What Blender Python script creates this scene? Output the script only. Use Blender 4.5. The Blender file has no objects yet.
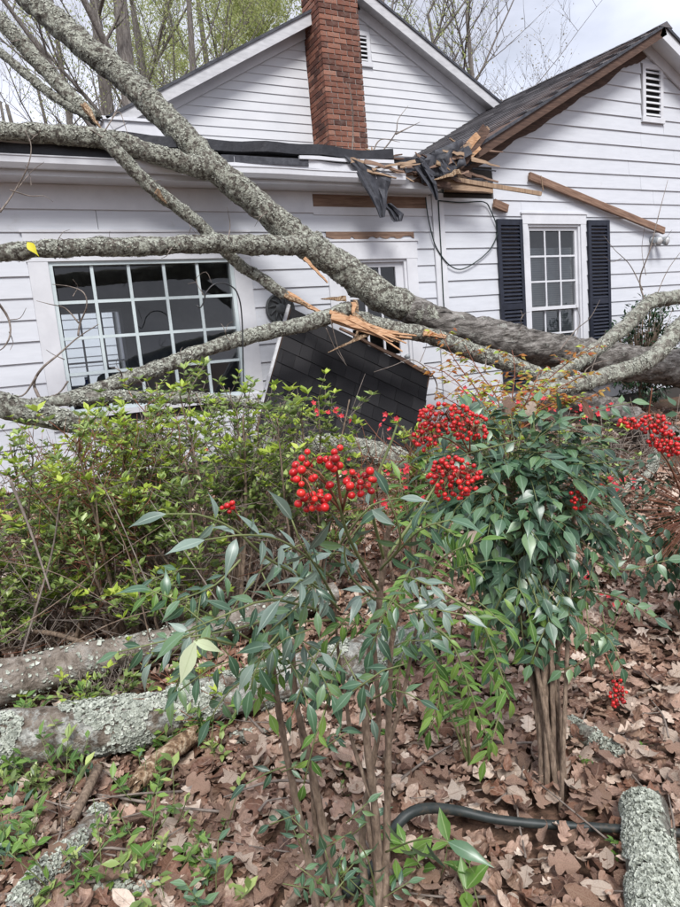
import bpy, bmesh, math, random
import numpy as np
from mathutils import Vector, Matrix, Quaternion, noise
rad = math.radians
random.seed(7)
S = bpy.context.scene
COL = S.collection

# ------------------------------------------------------------------ camera
F = 650.0                       # focal length in pixels of the 680 x 907 photograph
PITCH, ROLL, YAW, DIST, HGT = rad(9.3), rad(-5.05), rad(26.5), 6.5, 1.2
CAM = Vector((0, -DIST, HGT))
_fw = Vector((math.sin(YAW)*math.cos(PITCH), math.cos(YAW)*math.cos(PITCH), -math.sin(PITCH)))
_up = Vector((math.sin(YAW)*math.sin(PITCH), math.cos(YAW)*math.sin(PITCH), math.cos(PITCH)))
_rt = Vector((math.cos(YAW), -math.sin(YAW), 0))
FW = _fw
RT = _rt*math.cos(ROLL) + _up*math.sin(ROLL)
UP = -_rt*math.sin(ROLL) + _up*math.cos(ROLL)
cd = bpy.data.cameras.new('camera'); cam = bpy.data.objects.new('camera', cd); COL.objects.link(cam)
cd.sensor_fit = 'VERTICAL'; cd.sensor_height = 36.0; cd.lens = F/907*36.0
cd.clip_start = 0.05; cd.clip_end = 2000
m = Matrix((RT, UP, -FW)).transposed().to_4x4(); m.translation = CAM
cam.matrix_world = m
S.camera = cam

# ------------------------------------------------------------------ sky, sun, exposure
SUN_EL, SUN_AZ = 50, 195        # degrees; azimuth measured clockwise from +Y
w = bpy.data.worlds.new('World'); S.world = w; w.use_nodes = True
nt = w.node_tree; nt.nodes.clear()
def N(t, **k):
    n = nt.nodes.new(t)
    for a, b in k.items(): setattr(n, a, b)
    return n
out = N('ShaderNodeOutputWorld'); bg = N('ShaderNodeBackground'); sky = N('ShaderNodeTexSky')
sky.sky_type = 'NISHITA'; sky.sun_disc = False
sky.sun_elevation = rad(SUN_EL); sky.sun_rotation = rad(SUN_AZ)
sky.dust_density = 1.0; sky.air_density = 1.2
tc = N('ShaderNodeTexCoord'); mp = N('ShaderNodeMapping'); mp.inputs['Scale'].default_value = (1, 1, 2.6)
nz = N('ShaderNodeTexNoise'); nz.inputs['Scale'].default_value = 2.4; nz.inputs['Detail'].default_value = 7; nz.inputs['Roughness'].default_value = .55
rp = N('ShaderNodeValToRGB')
rp.color_ramp.elements[0].position = .36; rp.color_ramp.elements[0].color = (.82, .82, .82, 1)
rp.color_ramp.elements[1].position = .62; rp.color_ramp.elements[1].color = (1, 1, 1, 1)
# overcast: brighter towards the zenith (the standard overcast sky)
sx = N('ShaderNodeSeparateXYZ'); mr = N('ShaderNodeMapRange')
mr.inputs['From Min'].default_value = 0; mr.inputs['From Max'].default_value = 1
mr.inputs['To Min'].default_value = 5.6; mr.inputs['To Max'].default_value = 8.6
cl = N('ShaderNodeVectorMath', operation='SCALE'); cl.inputs[0].default_value = (.89, .92, 1.06)
mx = N('ShaderNodeMix', data_type='RGBA')
L = nt.links.new
L(tc.outputs['Generated'], mp.inputs['Vector']); L(mp.outputs[0], nz.inputs['Vector']); L(nz.outputs['Fac'], rp.inputs['Fac'])
L(tc.outputs['Generated'], sx.inputs[0]); L(sx.outputs['Z'], mr.inputs['Value']); 
nz2 = N('ShaderNodeTexNoise'); nz2.inputs['Scale'].default_value = 3.1; nz2.inputs['Detail'].default_value = 6; nz2.inputs['Roughness'].default_value = .5
mp2 = N('ShaderNodeMapping'); mp2.inputs['Scale'].default_value = (1, 1, 2.2); mp2.inputs['Location'].default_value = (.3, .9, .2)
mr2 = N('ShaderNodeMapRange'); mr2.inputs['From Min'].default_value = .38; mr2.inputs['From Max'].default_value = .62
mr2.inputs['To Min'].default_value = .70; mr2.inputs['To Max'].default_value = 1.18
L(tc.outputs['Generated'], mp2.inputs['Vector']); L(mp2.outputs[0], nz2.inputs['Vector']); L(nz2.outputs['Fac'], mr2.inputs['Value'])
ml = N('ShaderNodeMath', operation='MULTIPLY'); L(mr.outputs[0], ml.inputs[0]); L(mr2.outputs[0], ml.inputs[1]); L(ml.outputs[0], cl.inputs['Scale'])
L(rp.outputs['Color'], mx.inputs['Factor']); L(sky.outputs[0], mx.inputs[6]); L(cl.outputs[0], mx.inputs[7])
L(mx.outputs[2], bg.inputs['Color']); bg.inputs['Strength'].default_value = .066
L(bg.outputs[0], out.inputs['Surface'])
sl = bpy.data.lights.new('sun', 'SUN'); sl.energy = 1.5; sl.angle = rad(20); sl.color = (1, .985, .965)
so = bpy.data.objects.new('sun', sl); COL.objects.link(so)
sd = Vector((math.sin(rad(SUN_AZ))*math.cos(rad(SUN_EL)), math.cos(rad(SUN_AZ))*math.cos(rad(SUN_EL)), math.sin(rad(SUN_EL))))
so.rotation_euler = (-sd).to_track_quat('-Z', 'Y').to_euler(); so.location = sd*60
vs = S.view_settings; vs.view_transform = 'Standard'; vs.look = 'None'; vs.gamma = 1; vs.use_curve_mapping = False
vs.exposure = 1.38
S.render.engine = 'CYCLES'; S.cycles.use_denoising = True; S.cycles.max_bounces = 8; S.cycles.transparent_max_bounces = 12
S.cycles.diffuse_bounces = 5; S.cycles.glossy_bounces = 3

# ------------------------------------------------------------------ pixel -> place
def ray(x, y): return FW + RT*((x-340)/F) + UP*((453.5-y)/F)
def at(x, y, Y):                # the point of the upright plane Y seen at a pixel
    d = ray(x, y); return CAM + d*((Y-CAM.y)/d.y)
def atd(x, y, dep): return CAM + ray(x, y)*dep
def atg(x, y, z=0.0):
    d = ray(x, y); return CAM + d*((z-CAM.z)/d.z)
def depth(p): return (p-CAM).dot(FW)
def proj(p):
    v = p-CAM; z = v.dot(FW)
    return (340+F*v.dot(RT)/z, 453.5-F*v.dot(UP)/z, z) if z > .01 else (-9999, -9999, z)

# ------------------------------------------------------------------ materials
def ramp(nt, pts):
    r = nt.nodes.new('ShaderNodeValToRGB'); e = r.color_ramp.elements
    while len(e) < len(pts): e.new(.5)
    for el, (p, c) in zip(e, pts): el.position = p; el.color = (*c, 1)
    return r
def material(name, pts, scale=8, detail=6, rough=.7, spec=.3, bump=0, bscale=None, stretch=None, per_piece=0,
             translucent=0, vein=None, dirt=None, dist=0, rnoise=0):
    """pts: colour ramp over noise, or over a per-piece random value mixed with the noise (per_piece = its share)"""
    M = bpy.data.materials.new(name); M.use_nodes = True; t = M.node_tree; t.nodes.clear()
    n = t.nodes.new; l = t.links.new
    o = n('ShaderNodeOutputMaterial'); b = n('ShaderNodeBsdfPrincipled')
    b.inputs['Roughness'].default_value = rough; b.inputs['Specular IOR Level'].default_value = spec
    c = n('ShaderNodeTexCoord'); mp = n('ShaderNodeMapping'); l(c.outputs['Object'], mp.inputs['Vector'])
    if stretch: mp.inputs['Scale'].default_value = stretch
    z = n('ShaderNodeTexNoise'); z.inputs['Scale'].default_value = scale; z.inputs['Detail'].default_value = detail
    z.inputs['Roughness'].default_value = .62; z.inputs['Distortion'].default_value = dist
    l(mp.outputs[0], z.inputs['Vector'])
    fac = z.outputs['Fac']
    if per_piece:
        a = n('ShaderNodeAttribute'); a.attribute_name = 'tint'
        oi = n('ShaderNodeObjectInfo')
        s = n('ShaderNodeMath'); s.operation = 'ADD'; l(a.outputs['Fac'], s.inputs[0]); l(oi.outputs['Random'], s.inputs[1])
        f = n('ShaderNodeMath'); f.operation = 'FRACT'; l(s.outputs[0], f.inputs[0])
        mm = n('ShaderNodeMix'); mm.inputs['Factor'].default_value = per_piece
        l(z.outputs['Fac'], mm.inputs[2]); l(f.outputs[0], mm.inputs[3]); fac = mm.outputs[0]
    r = ramp(t, pts); l(fac, r.inputs['Fac']); colr = r.outputs['Color']
    if dirt:                    # (colour, scale, lo, hi): patches of dirt, moss, lichen or peeled paint
        z2 = n('ShaderNodeTexNoise'); z2.inputs['Scale'].default_value = dirt[1]; z2.inputs['Detail'].default_value = 9
        z2.inputs['Roughness'].default_value = .7
        l(c.outputs['Object'], z2.inputs['Vector'])
        mr = n('ShaderNodeMapRange'); mr.inputs['From Min'].default_value = dirt[2]; mr.inputs['From Max'].default_value = dirt[3]
        l(z2.outputs['Fac'], mr.inputs['Value'])
        mi = n('ShaderNodeMix'); mi.data_type = 'RGBA'; l(mr.outputs[0], mi.inputs['Factor']); l(colr, mi.inputs[6])
        mi.inputs[7].default_value = (*dirt[0], 1); colr = mi.outputs[2]
    if vein:
        a2 = n('ShaderNodeAttribute'); a2.attribute_name = 'mid'
        mr2 = n('ShaderNodeMapRange'); mr2.inputs['From Min'].default_value = .86; mr2.inputs['From Max'].default_value = 1.0
        l(a2.outputs['Fac'], mr2.inputs['Value'])
        mi2 = n('ShaderNodeMix'); mi2.data_type = 'RGBA'; l(mr2.outputs[0], mi2.inputs['Factor']); l(colr, mi2.inputs[6])
        mi2.inputs[7].default_value = (*vein, 1); colr = mi2.outputs[2]
    l(colr, b.inputs['Base Color'])
    if rnoise:
        mr3 = n('ShaderNodeMapRange'); mr3.inputs['To Min'].default_value = rough-rnoise; mr3.inputs['To Max'].default_value = rough+rnoise
        l(z.outputs['Fac'], mr3.inputs['Value']); l(mr3.outputs[0], b.inputs['Roughness'])
    if bump:
        zb = z
        if bscale:
            zb = n('ShaderNodeTexNoise'); zb.inputs['Scale'].default_value = bscale; zb.inputs['Detail'].default_value = 6
            l(mp.outputs[0], zb.inputs['Vector'])
        bp = n('ShaderNodeBump'); bp.inputs['Strength'].default_value = min(1, bump); bp.inputs['Distance'].default_value = .02
        l(zb.outputs['Fac'], bp.inputs['Height']); l(bp.outputs[0], b.inputs['Normal'])
    sh = b.outputs[0]
    if translucent:
        tr = n('ShaderNodeBsdfTranslucent'); l(colr, tr.inputs['Color'])
        ms = n('ShaderNodeMixShader'); ms.inputs['Fac'].default_value = translucent
        l(sh, ms.inputs[1]); l(tr.outputs[0], ms.inputs[2]); sh = ms.outputs[0]
    l(sh, o.inputs['Surface'])
    return M
def plain(name, c, rough=.6, spec=.3, **k):
    d = .85
    return material(name, [(.3, tuple(x*d for x in c)), (.7, c)], rough=rough, spec=spec, **k)
def bark(name, dark, mid, pale, lichen, lscale=14, llo=.5, lhi=.6, stretch=None, bump=1.0, scale=22):
    M = bpy.data.materials.new(name); M.use_nodes = True; t = M.node_tree; t.nodes.clear()
    n = t.nodes.new; l = t.links.new
    o = n('ShaderNodeOutputMaterial'); b = n('ShaderNodeBsdfPrincipled'); b.inputs['Roughness'].default_value = .9; b.inputs['Specular IOR Level'].default_value = .15
    c = n('ShaderNodeTexCoord'); mp = n('ShaderNodeMapping'); l(c.outputs['Object'], mp.inputs[0])
    if stretch: mp.inputs['Scale'].default_value = stretch
    z = n('ShaderNodeTexNoise'); z.inputs['Scale'].default_value = scale; z.inputs['Detail'].default_value = 10; z.inputs['Roughness'].default_value = .68
    z.inputs['Distortion'].default_value = .4
    l(mp.outputs[0], z.inputs[0])
    r = ramp(t, [(.3, dark), (.48, mid), (.68, pale)]); l(z.outputs['Fac'], r.inputs[0])
    z2 = n('ShaderNodeTexNoise'); z2.inputs['Scale'].default_value = lscale; z2.inputs['Detail'].default_value = 9; z2.inputs['Roughness'].default_value = .72
    l(c.outputs['Object'], z2.inputs[0])
    mr = n('ShaderNodeMapRange'); mr.inputs['From Min'].default_value = llo; mr.inputs['From Max'].default_value = lhi; l(z2.outputs['Fac'], mr.inputs[0])
    z3 = n('ShaderNodeTexNoise'); z3.inputs['Scale'].default_value = 70; z3.inputs['Detail'].default_value = 4; l(c.outputs['Object'], z3.inputs[0])
    r3 = ramp(t, [(.35, tuple(x*.5 for x in lichen)), (.6, lichen)]); l(z3.outputs['Fac'], r3.inputs[0])
    mi = n('ShaderNodeMix'); mi.data_type = 'RGBA'; l(mr.outputs[0], mi.inputs['Factor']); l(r.outputs[0], mi.inputs[6]); l(r3.outputs[0], mi.inputs[7])
    l(mi.outputs[2], b.inputs['Base Color'])
    ad = n('ShaderNodeMath'); ad.operation = 'ADD'; l(z.outputs['Fac'], ad.inputs[0])
    mu = n('ShaderNodeMath'); mu.operation = 'MULTIPLY'; mu.inputs[1].default_value = .6; l(z2.outputs['Fac'], mu.inputs[0]); l(mu.outputs[0], ad.inputs[1])
    bp = n('ShaderNodeBump'); bp.inputs['Strength'].default_value = bump; bp.inputs['Distance'].default_value = .05
    l(ad.outputs[0], bp.inputs['Height']); l(bp.outputs[0], b.inputs['Normal'])
    l(b.outputs[0], o.inputs[0])
    return M
def glass(name, tint=(.80, .88, .95), frost=.015):
    M = bpy.data.materials.new(name); M.use_nodes = True; t = M.node_tree; t.nodes.clear()
    n = t.nodes.new; l = t.links.new
    o = n('ShaderNodeOutputMaterial'); g = n('ShaderNodeBsdfGlossy'); g.inputs['Roughness'].default_value = frost
    tr = n('ShaderNodeBsdfTransparent'); tr.inputs['Color'].default_value = (*tint, 1)
    fr = n('ShaderNodeFresnel'); fr.inputs['IOR'].default_value = 1.9
    ms = n('ShaderNodeMixShader'); l(fr.outputs[0], ms.inputs[0]); l(tr.outputs[0], ms.inputs[1]); l(g.outputs[0], ms.inputs[2])
    l(ms.outputs[0], o.inputs[0]); return M

MAT = dict(
    siding=material('painted_siding', [(.25, (0.533, 0.548, 0.582)), (.75, (0.616, 0.630, 0.664))], scale=3, rough=.55, spec=.3, bump=.05, bscale=60,
                    stretch=(1, 1, 8), dirt=((.42, .42, .40), 5, .60, .92)),
    trim=material('white_trim', [(.3, (0.568, 0.573, 0.598)), (.7, (0.666, 0.671, 0.696))], scale=5, rough=.5, dirt=((0.392, 0.392, 0.363), 9, .62, .95)),
    sheath=plain('dark_sheathing', (.06, .055, .05), .9),
    rearsiding=material('vinyl_siding', [(.3, (.58, .59, .61)), (.7, (.65, .655, .67))], scale=2, rough=.45),
    greytrim=material('weathered_grey_trim', [(.3, (.42, .42, .43)), (.7, (.58, .58, .59))], scale=6, rough=.6, stretch=(1, 1, 4)),
    winframe=material('pale_window_frame', [(.3, (.50, .57, .58)), (.7, (.60, .67, .68))], scale=8, rough=.5),
    glass=glass('window_glass'),
    shutter=material('navy_black_shutter', [(.3, (.010, .012, .020)), (.7, (.022, .026, .042))], scale=12, rough=.45, spec=.4, dirt=((.07, .075, .08), 20, .6, .9)),
    dark=plain('hollow_shade', (.015, .015, .015), .9),  # near-black colour standing in for the shade inside hollows
    room=plain('room_wall', (.34, .36, .40), .8), roomfloor=plain('room_floor', (.12, .075, .045), .5),
    shingle=material('asphalt_shingle', [(.2, (.055, .052, .056)), (.8, (.19, .18, .185))], scale=60, rough=.9, per_piece=.5, bump=.4, bscale=150),
    blackshingle=material('charcoal_shingle', [(.15, (0.007, 0.007, 0.009)), (.85, (0.032, 0.031, 0.033))], scale=90, rough=.85, per_piece=.6, bump=.5, bscale=220),
    felt=material('tar_paper', [(.3, (.022, .023, .030)), (.7, (.075, .078, .090))], scale=14, rough=.65, bump=.4, spec=.4),
    membrane=material('black_membrane', [(.3, (.008, .008, .011)), (.7, (.026, .027, .033))], scale=10, rough=.5, spec=.5, bump=.4),
    boardwood=material('weathered_brown_board', [(.25, (.10, .058, .04)), (.5, (.215, .13, .09)), (.8, (.36, .24, .17))], scale=5, rough=.75, stretch=(9, .8, 9), bump=.3),
    wallboard=material('bare_brown_board', [(.25, (.12, .072, .052)), (.5, (.22, .14, .10)), (.8, (.34, .235, .17))], scale=5, rough=.75, stretch=(.8, 6, 9), bump=.3),
    brownwood=material('stained_brown_wood', [(.25, (.040, .024, .018)), (.55, (.105, .062, .045)), (.8, (.19, .125, .09))], scale=5, rough=.75, stretch=(1, 8, 12), bump=.3),
    lumber=material('raw_lumber', [(.25, (.16, .10, .065)), (.6, (.36, .25, .165)), (.85, (.52, .40, .28))], scale=7, rough=.75, stretch=(.6, 8, 8), bump=.3),
    freshwood=material('fresh_split_wood', [(.25, (.26, .12, .06)), (.5, (.50, .29, .16)), (.8, (.66, .46, .30))], scale=9, rough=.8, stretch=(1, 5, 5), bump=.6),
    oldwood=material('rotten_wood', [(.32, (.05, .028, .016)), (.5, (.24, .15, .085)), (.68, (.58, .47, .33))], scale=30, rough=.9, stretch=(2, 2, 2), bump=.9),
    mortar=plain('mortar', (.36, .33, .30), .9, scale=40),
    brick=material('brick', [(.1, (0.071, 0.032, 0.025)), (.45, (0.189, 0.075, 0.049)), (.75, (0.283, 0.122, 0.080)), (.95, (0.377, 0.207, 0.151))], scale=25, rough=.9, per_piece=.72, bump=.6, bscale=90, dirt=((0.189, 0.161, 0.141), 7, .52, .85)),
    black_metal=plain('black_metal', (.015, .015, .016), .4, .5),
    grey_metal=plain('grey_metal', (.30, .32, .33), .45, .5, scale=30),
    cable=plain('green_black_cable', (.02, .035, .033), .5),
    hose=material('rubber_hose', [(.3, (.013, .018, .017)), (.7, (.035, .042, .04))], scale=30, rough=.5, spec=.4, dirt=((.13, .085, .05), 25, .55, .8)),
    blind=plain('window_blind', (.55, .54, .50), .6),
    lampglass=plain('lamp_glass', (.6, .6, .6), .2, .5),
    bark=bark('lichen_bark', (0.025, 0.021, 0.017), (0.132, 0.116, 0.097), (0.310, 0.287, 0.240), (0.652, 0.668, 0.559), lscale=24, llo=.46, lhi=.56, scale=34),
    trunkbark=bark('furrowed_bark', (0.015, 0.013, 0.011), (0.161, 0.146, 0.131), (0.412, 0.386, 0.354), (0.463, 0.463, 0.412), lscale=12, llo=.56, lhi=.66, stretch=(1.3, 3.6, 5), scale=4.5),
    palebark=bark('pale_lichen_bark', (0.048, 0.041, 0.034), (0.204, 0.186, 0.156), (0.384, 0.360, 0.306), (0.552, 0.564, 0.468), lscale=18, llo=.45, lhi=.55, scale=24),
    logbark=bark('log_bark', (0.074, 0.058, 0.043), (0.256, 0.203, 0.157), (0.496, 0.434, 0.360), (0.750, 0.750, 0.674), lscale=22, llo=.47, lhi=.56, scale=30),
    barelog=bark('bare_log_bark', (.10, .078, .06), (.33, .275, .225), (.52, .46, .40), (.62, .61, .55), lscale=9, llo=.54, lhi=.62, scale=22),
    lichen=material('foliose_lichen', [(.25, (0.220, 0.237, 0.198)), (.6, (0.440, 0.462, 0.396)), (.85, (0.616, 0.627, 0.550))], scale=80, rough=.95, per_piece=.4),
    barklichen=material('bark_lichen', [(.2, (.17, .165, .14)), (.5, (.31, .315, .265)), (.85, (.48, .49, .42))], scale=60, rough=.95, per_piece=.6),
    darkmetal=plain('dark_weathered_metal', (.075, .08, .082), .6, .4, scale=30),
    yellowlichen=material('yellow_green_lichen', [(.25, (.28, .30, .16)), (.8, (.50, .52, .34))], scale=80, rough=.95, per_piece=.4),
    cane=material('cane_stem', [(.3, (.08, .056, .04)), (.55, (.22, .16, .115)), (.8, (.36, .28, .21))], scale=30, rough=.8, stretch=(3, 3, 1), bump=.5),
    twig=material('bare_twig', [(.3, (.10, .078, .064)), (.7, (.28, .235, .20))], scale=40, rough=.85),
    greenstem=material('green_stem', [(.3, (.09, .12, .04)), (.7, (.20, .22, .09))], scale=20, rough=.6),
    redstem=material('red_stem', [(.3, (.13, .05, .03)), (.7, (.27, .11, .06))], scale=20, rough=.6),
    nandina=material('nandina_leaf', [(.1, (0.026, 0.063, 0.034)), (.5, (0.056, 0.123, 0.063)), (.82, (0.105, 0.187, 0.083)), (.95, (0.164, 0.254, 0.090))], scale=9, rough=.36, spec=.7, per_piece=.8, translucent=.10, vein=(0.179, 0.269, 0.179), rnoise=.08),
    skysheen=material('sheen_tinted_nandina_leaf', [(.1, (0.086, 0.132, 0.098)), (.6, (0.149, 0.213, 0.167)), (.9, (0.218, 0.287, 0.230))], scale=9, rough=.42, spec=.9, per_piece=.8, translucent=.10, vein=(0.287, 0.356, 0.287)),  # grey-green leaf, its base colour paled to carry part of the sky's reflection
    younggreen=material('young_leaf', [(.1, (0.044, 0.106, 0.022)), (.5, (0.106, 0.213, 0.037)), (.9, (0.213, 0.338, 0.069))], scale=9, rough=.42, spec=.45, per_piece=.8, translucent=.28, vein=(0.275, 0.375, 0.150)),
    pale=material('pale_leaf', [(.2, (.50, .58, .34)), (.8, (.62, .68, .45))], scale=9, rough=.5, per_piece=.5, translucent=.3, vein=(.5, .56, .34)),
    azalea=material('azalea_leaf', [(.05, (0.093, 0.143, 0.044)), (.4, (0.193, 0.277, 0.075)), (.75, (0.335, 0.436, 0.127)), (.95, (0.502, 0.586, 0.200))], scale=9, rough=.38, spec=.65, per_piece=.85, translucent=.34),
    newazalea=material('new_azalea_leaf', [(.05, (0.197, 0.284, 0.043)), (.5, (0.394, 0.517, 0.068)), (.95, (0.592, 0.665, 0.135))], scale=9, rough=.48, spec=.4, per_piece=.85, translucent=.4),
    holly=material('dark_evergreen_leaf', [(.1, (0.013, 0.036, 0.016)), (.9, (0.046, 0.098, 0.046))], scale=9, rough=.35, spec=.5, per_piece=.8, translucent=.08),
    orange=material('orange_new_leaf', [(.0, (0.375, 0.225, 0.038)), (.1, (0.310, 0.077, 0.022)), (.5, (0.397, 0.173, 0.035)), (.9, (0.362, 0.293, 0.061))], scale=9, rough=.5, per_piece=.85, translucent=.3),
    petal=material('coral_petal', [(.2, (.55, .03, .04)), (.8, (.75, .10, .12))], scale=9, rough=.5, per_piece=.6, translucent=.25),
    berry=material('red_berry', [(.1, (.20, .006, .008)), (.35, (.42, .010, .012)), (.75, (.58, .018, .018)), (1.0, (.64, .045, .02))], scale=90, rough=.3, spec=.5, per_piece=.7, dirt=((.10, .008, .006), 160, .62, .75), rnoise=.12),
    litter=material('dry_leaf', [(.12, (.050, .028, .021)), (.25, (.215, .106, .066)), (.36, (.36, .24, .17)), (.46, (.14, .075, .052)), (.55, (.46, .30, .22)), (.65, (.25, .155, .115)), (.75, (.56, .43, .335)), (.88, (.70, .60, .50))], scale=26, detail=8, rough=.5, spec=.45, per_piece=.66, translucent=.14, vein=(.36, .245, .175), bump=.6, bscale=60, dirt=((.05, .03, .022), 22, .60, .78)),
    soil=material('leaf_mould', [(.3, (.03, .018, .012)), (.5, (.10, .058, .038)), (.7, (.22, .13, .09))], scale=28, detail=10, rough=.95, bump=1, dirt=((.05, .055, .02), 1.3, .5, .8)),
    springleaf=material('spring_leaf', [(.1, (.30, .36, .11)), (.5, (.42, .48, .18)), (.9, (.56, .57, .28))], scale=5, rough=.6, per_piece=.9, translucent=.5),
    buds=material('leaf_bud', [(.1, (.26, .22, .13)), (.9, (.42, .38, .26))], scale=5, rough=.7, per_piece=.9, translucent=.3),
    wbark=bark('grey_tree_bark', (.07, .062, .056), (.18, .16, .145), (.31, .285, .26), (.34, .33, .30), lscale=3, llo=.6, lhi=.75, stretch=(4, 4, .6), scale=6),
    yellowleaf=plain('yellow_leaf', (.62, .55, .03), .5),
    bluebottle=plain('blue_plastic', (.02, .09, .38), .3, .5),
)

# ------------------------------------------------------------------ mesh helpers
def smooth(me): me.polygons.foreach_set('use_smooth', [True]*len(me.polygons))
class MB:
    def __init__(self): self.v = []; self.f = []; self.t = []; self.m = []; self.mi = []
    def add(self, vs, fs, tint=None, mids=None, mi=0):
        o = len(self.v); self.v += [tuple(x) for x in vs]
        self.f += [tuple(i+o for i in f) for f in fs]
        self.t += [0 if tint is None else tint]*len(fs); self.mi += [mi]*len(fs)
        self.m += (list(mids) if mids is not None else [0]*len(vs))
    def box(self, x0, x1, y0, y1, z0, z1, M=None, mi=0, tint=None):
        vs = [Vector((x, y, z)) for z in (z0, z1) for y in (y0, y1) for x in (x0, x1)]
        if M: vs = [M @ v for v in vs]
        self.add(vs, [(0, 2, 3, 1), (4, 5, 7, 6), (0, 1, 5, 4), (2, 6, 7, 3), (0, 4, 6, 2), (1, 3, 7, 5)], mi=mi, tint=tint)
    def prism(self, pts, y0, y1, mi=0):         # polygon in (x, z) pushed along y
        n = len(pts)
        vs = [(x, y0, z) for x, z in pts] + [(x, y1, z) for x, z in pts]
        fs = [tuple(range(n)), tuple(range(2*n-1, n-1, -1))] + [(i, i+n, (i+1) % n+n, (i+1) % n) for i in range(n)]
        self.add(vs, fs, mi=mi)
    def sheet(self, grid, thick=.004, mi=0):    # grid[i][j] of points, given a thickness
        n, k = len(grid), len(grid[0])
        vs = [Vector(p) for r in grid for p in r]
        nor = []
        for i in range(n):
            for j in range(k):
                a = Vector(grid[min(i+1, n-1)][j])-Vector(grid[max(i-1, 0)][j]); b = Vector(grid[i][min(j+1, k-1)])-Vector(grid[i][max(j-1, 0)])
                c = a.cross(b); nor.append(c.normalized() if c.length > 1e-9 else Vector((0, 0, 1)))
        top = vs; bot = [v-nr*thick for v, nr in zip(vs, nor)]
        q = n*k; fs = []
        for i in range(n-1):
            for j in range(k-1):
                a, b, c, d = i*k+j, i*k+j+1, (i+1)*k+j+1, (i+1)*k+j
                fs += [(a, d, c, b), (a+q, b+q, c+q, d+q)]
        for j in range(k-1):
            fs += [(j, j+1, j+1+q, j+q), ((n-1)*k+j+1, (n-1)*k+j, (n-1)*k+j+q, (n-1)*k+j+1+q)]
        for i in range(n-1):
            fs += [((i+1)*k, i*k, i*k+q, (i+1)*k+q), (i*k+k-1, (i+1)*k+k-1, (i+1)*k+k-1+q, i*k+k-1+q)]
        self.add(top+bot, fs, mi=mi)
    def tube(self, pts, segs=8, amp=0, freq=6, step=None, cap=True, mi=0, seed=0, tint=None, ragged=0, flat=None):
        P = spline(pts, step); n = len(P)
        fr = None; rings = []
        so = Vector((seed*7.3, seed*3.1, seed*1.7))
        for i, (p, r) in enumerate(P):
            t = (P[min(i+1, n-1)][0]-P[max(i-1, 0)][0])
            t = t.normalized() if t.length > 1e-9 else Vector((0, 0, 1))
            if fr is None:
                fr = t.orthogonal().normalized()
            fr = (fr-t*fr.dot(t)); fr = fr.normalized() if fr.length > 1e-6 else t.orthogonal().normalized()
            bi = t.cross(fr); ring = []
            for k in range(segs):
                a = 2*math.pi*k/segs; d = fr*math.cos(a)+bi*math.sin(a)
                rr = r
                if amp:
                    q = p+d*r
                    rr = r*(1+amp*noise.fractal(q*freq+so, .75, 2.2, 5))
                q = p+d*rr
                if ragged and (i == n-1): q = q + t*random.uniform(-ragged, ragged)
                ring.append(q)
            rings.append(ring)
        vs = [q for r in rings for q in r]; fs = []
        for i in range(n-1):
            for k in range(segs):
                a, b = i*segs+k, i*segs+(k+1) % segs
                fs.append((a, b, b+segs, a+segs))
        if cap:
            vs += [P[0][0], P[-1][0]]; c0 = len(vs)-2; c1 = c0+1
            for k in range(segs):
                fs.append((c0, (k+1) % segs, k)); fs.append((c1, (n-1)*segs+k, (n-1)*segs+(k+1) % segs))
        self.add(vs, fs, tint=tint, mi=mi)
    def lathe(self, prof, c, segs=20, mi=0, axis=None):
        Q = Vector((0, 0, 1)).rotation_difference(Vector(axis)) if axis else Quaternion()
        vs = [Vector(c)+Q @ Vector((r*math.cos(2*math.pi*k/segs), r*math.sin(2*math.pi*k/segs), z)) for r, z in prof for k in range(segs)]
        fs = [(i*segs+k, i*segs+(k+1) % segs, (i+1)*segs+(k+1) % segs, (i+1)*segs+k) for i in range(len(prof)-1) for k in range(segs)]
        fs += [tuple(range(segs-1, -1, -1)), tuple((len(prof)-1)*segs+k for k in range(segs))]
        self.add(vs, fs, mi=mi)
    def mesh(self, name, mats, sm=False):
        me = bpy.data.meshes.new(name); me.from_pydata(self.v, [], self.f)
        for k in (mats if isinstance(mats, (list, tuple)) else [mats]): me.materials.append(MAT[k] if isinstance(k, str) else k)
        if any(self.mi): me.polygons.foreach_set('material_index', self.mi)
        if any(self.t): me.attributes.new('tint', 'FLOAT', 'FACE').data.foreach_set('value', self.t)
        if any(self.m): me.attributes.new('mid', 'FLOAT', 'POINT').data.foreach_set('value', self.m)
        if sm: smooth(me)
        me.update(); return me
    def build(self, name, mats, parent=None, sm=False, **tags):
        return link(name, self.mesh(name, mats, sm), parent, **tags)
def spline(pts, step=None):
    pts = [(Vector(p), r) for p, r in pts]
    if not step or len(pts) < 2: return pts
    out = []
    for i in range(len(pts)-1):
        p1, r1 = pts[i]; p2, r2 = pts[i+1]
        p0 = pts[i-1][0] if i else p1*2-p2
        p3 = pts[i+2][0] if i+2 < len(pts) else p2*2-p1
        k = max(1, int((p2-p1).length/step))
        for j in range(k):
            t = j/k
            q = .5*((2*p1)+(p2-p0)*t+(2*p0-5*p1+4*p2-p3)*t*t+(3*p1-p0-3*p2+p3)*t**3)
            out.append((q, r1+(r2-r1)*t))
    out.append(pts[-1]); return out
def link(name, data, parent=None, label=None, cat=None, group=None, kind=None, mw=None):
    o = bpy.data.objects.new(name, data); COL.objects.link(o)
    if parent is not None:
        o.parent = parent; o.matrix_parent_inverse = PINV[parent.name]
        PINV[o.name] = Matrix.Identity(4)
    if mw is not None: o.matrix_basis = mw
    if label: o['label'] = label
    if cat: o['category'] = cat
    if group: o['group'] = group
    if kind: o['kind'] = kind
    return o
PINV = {}
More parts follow.
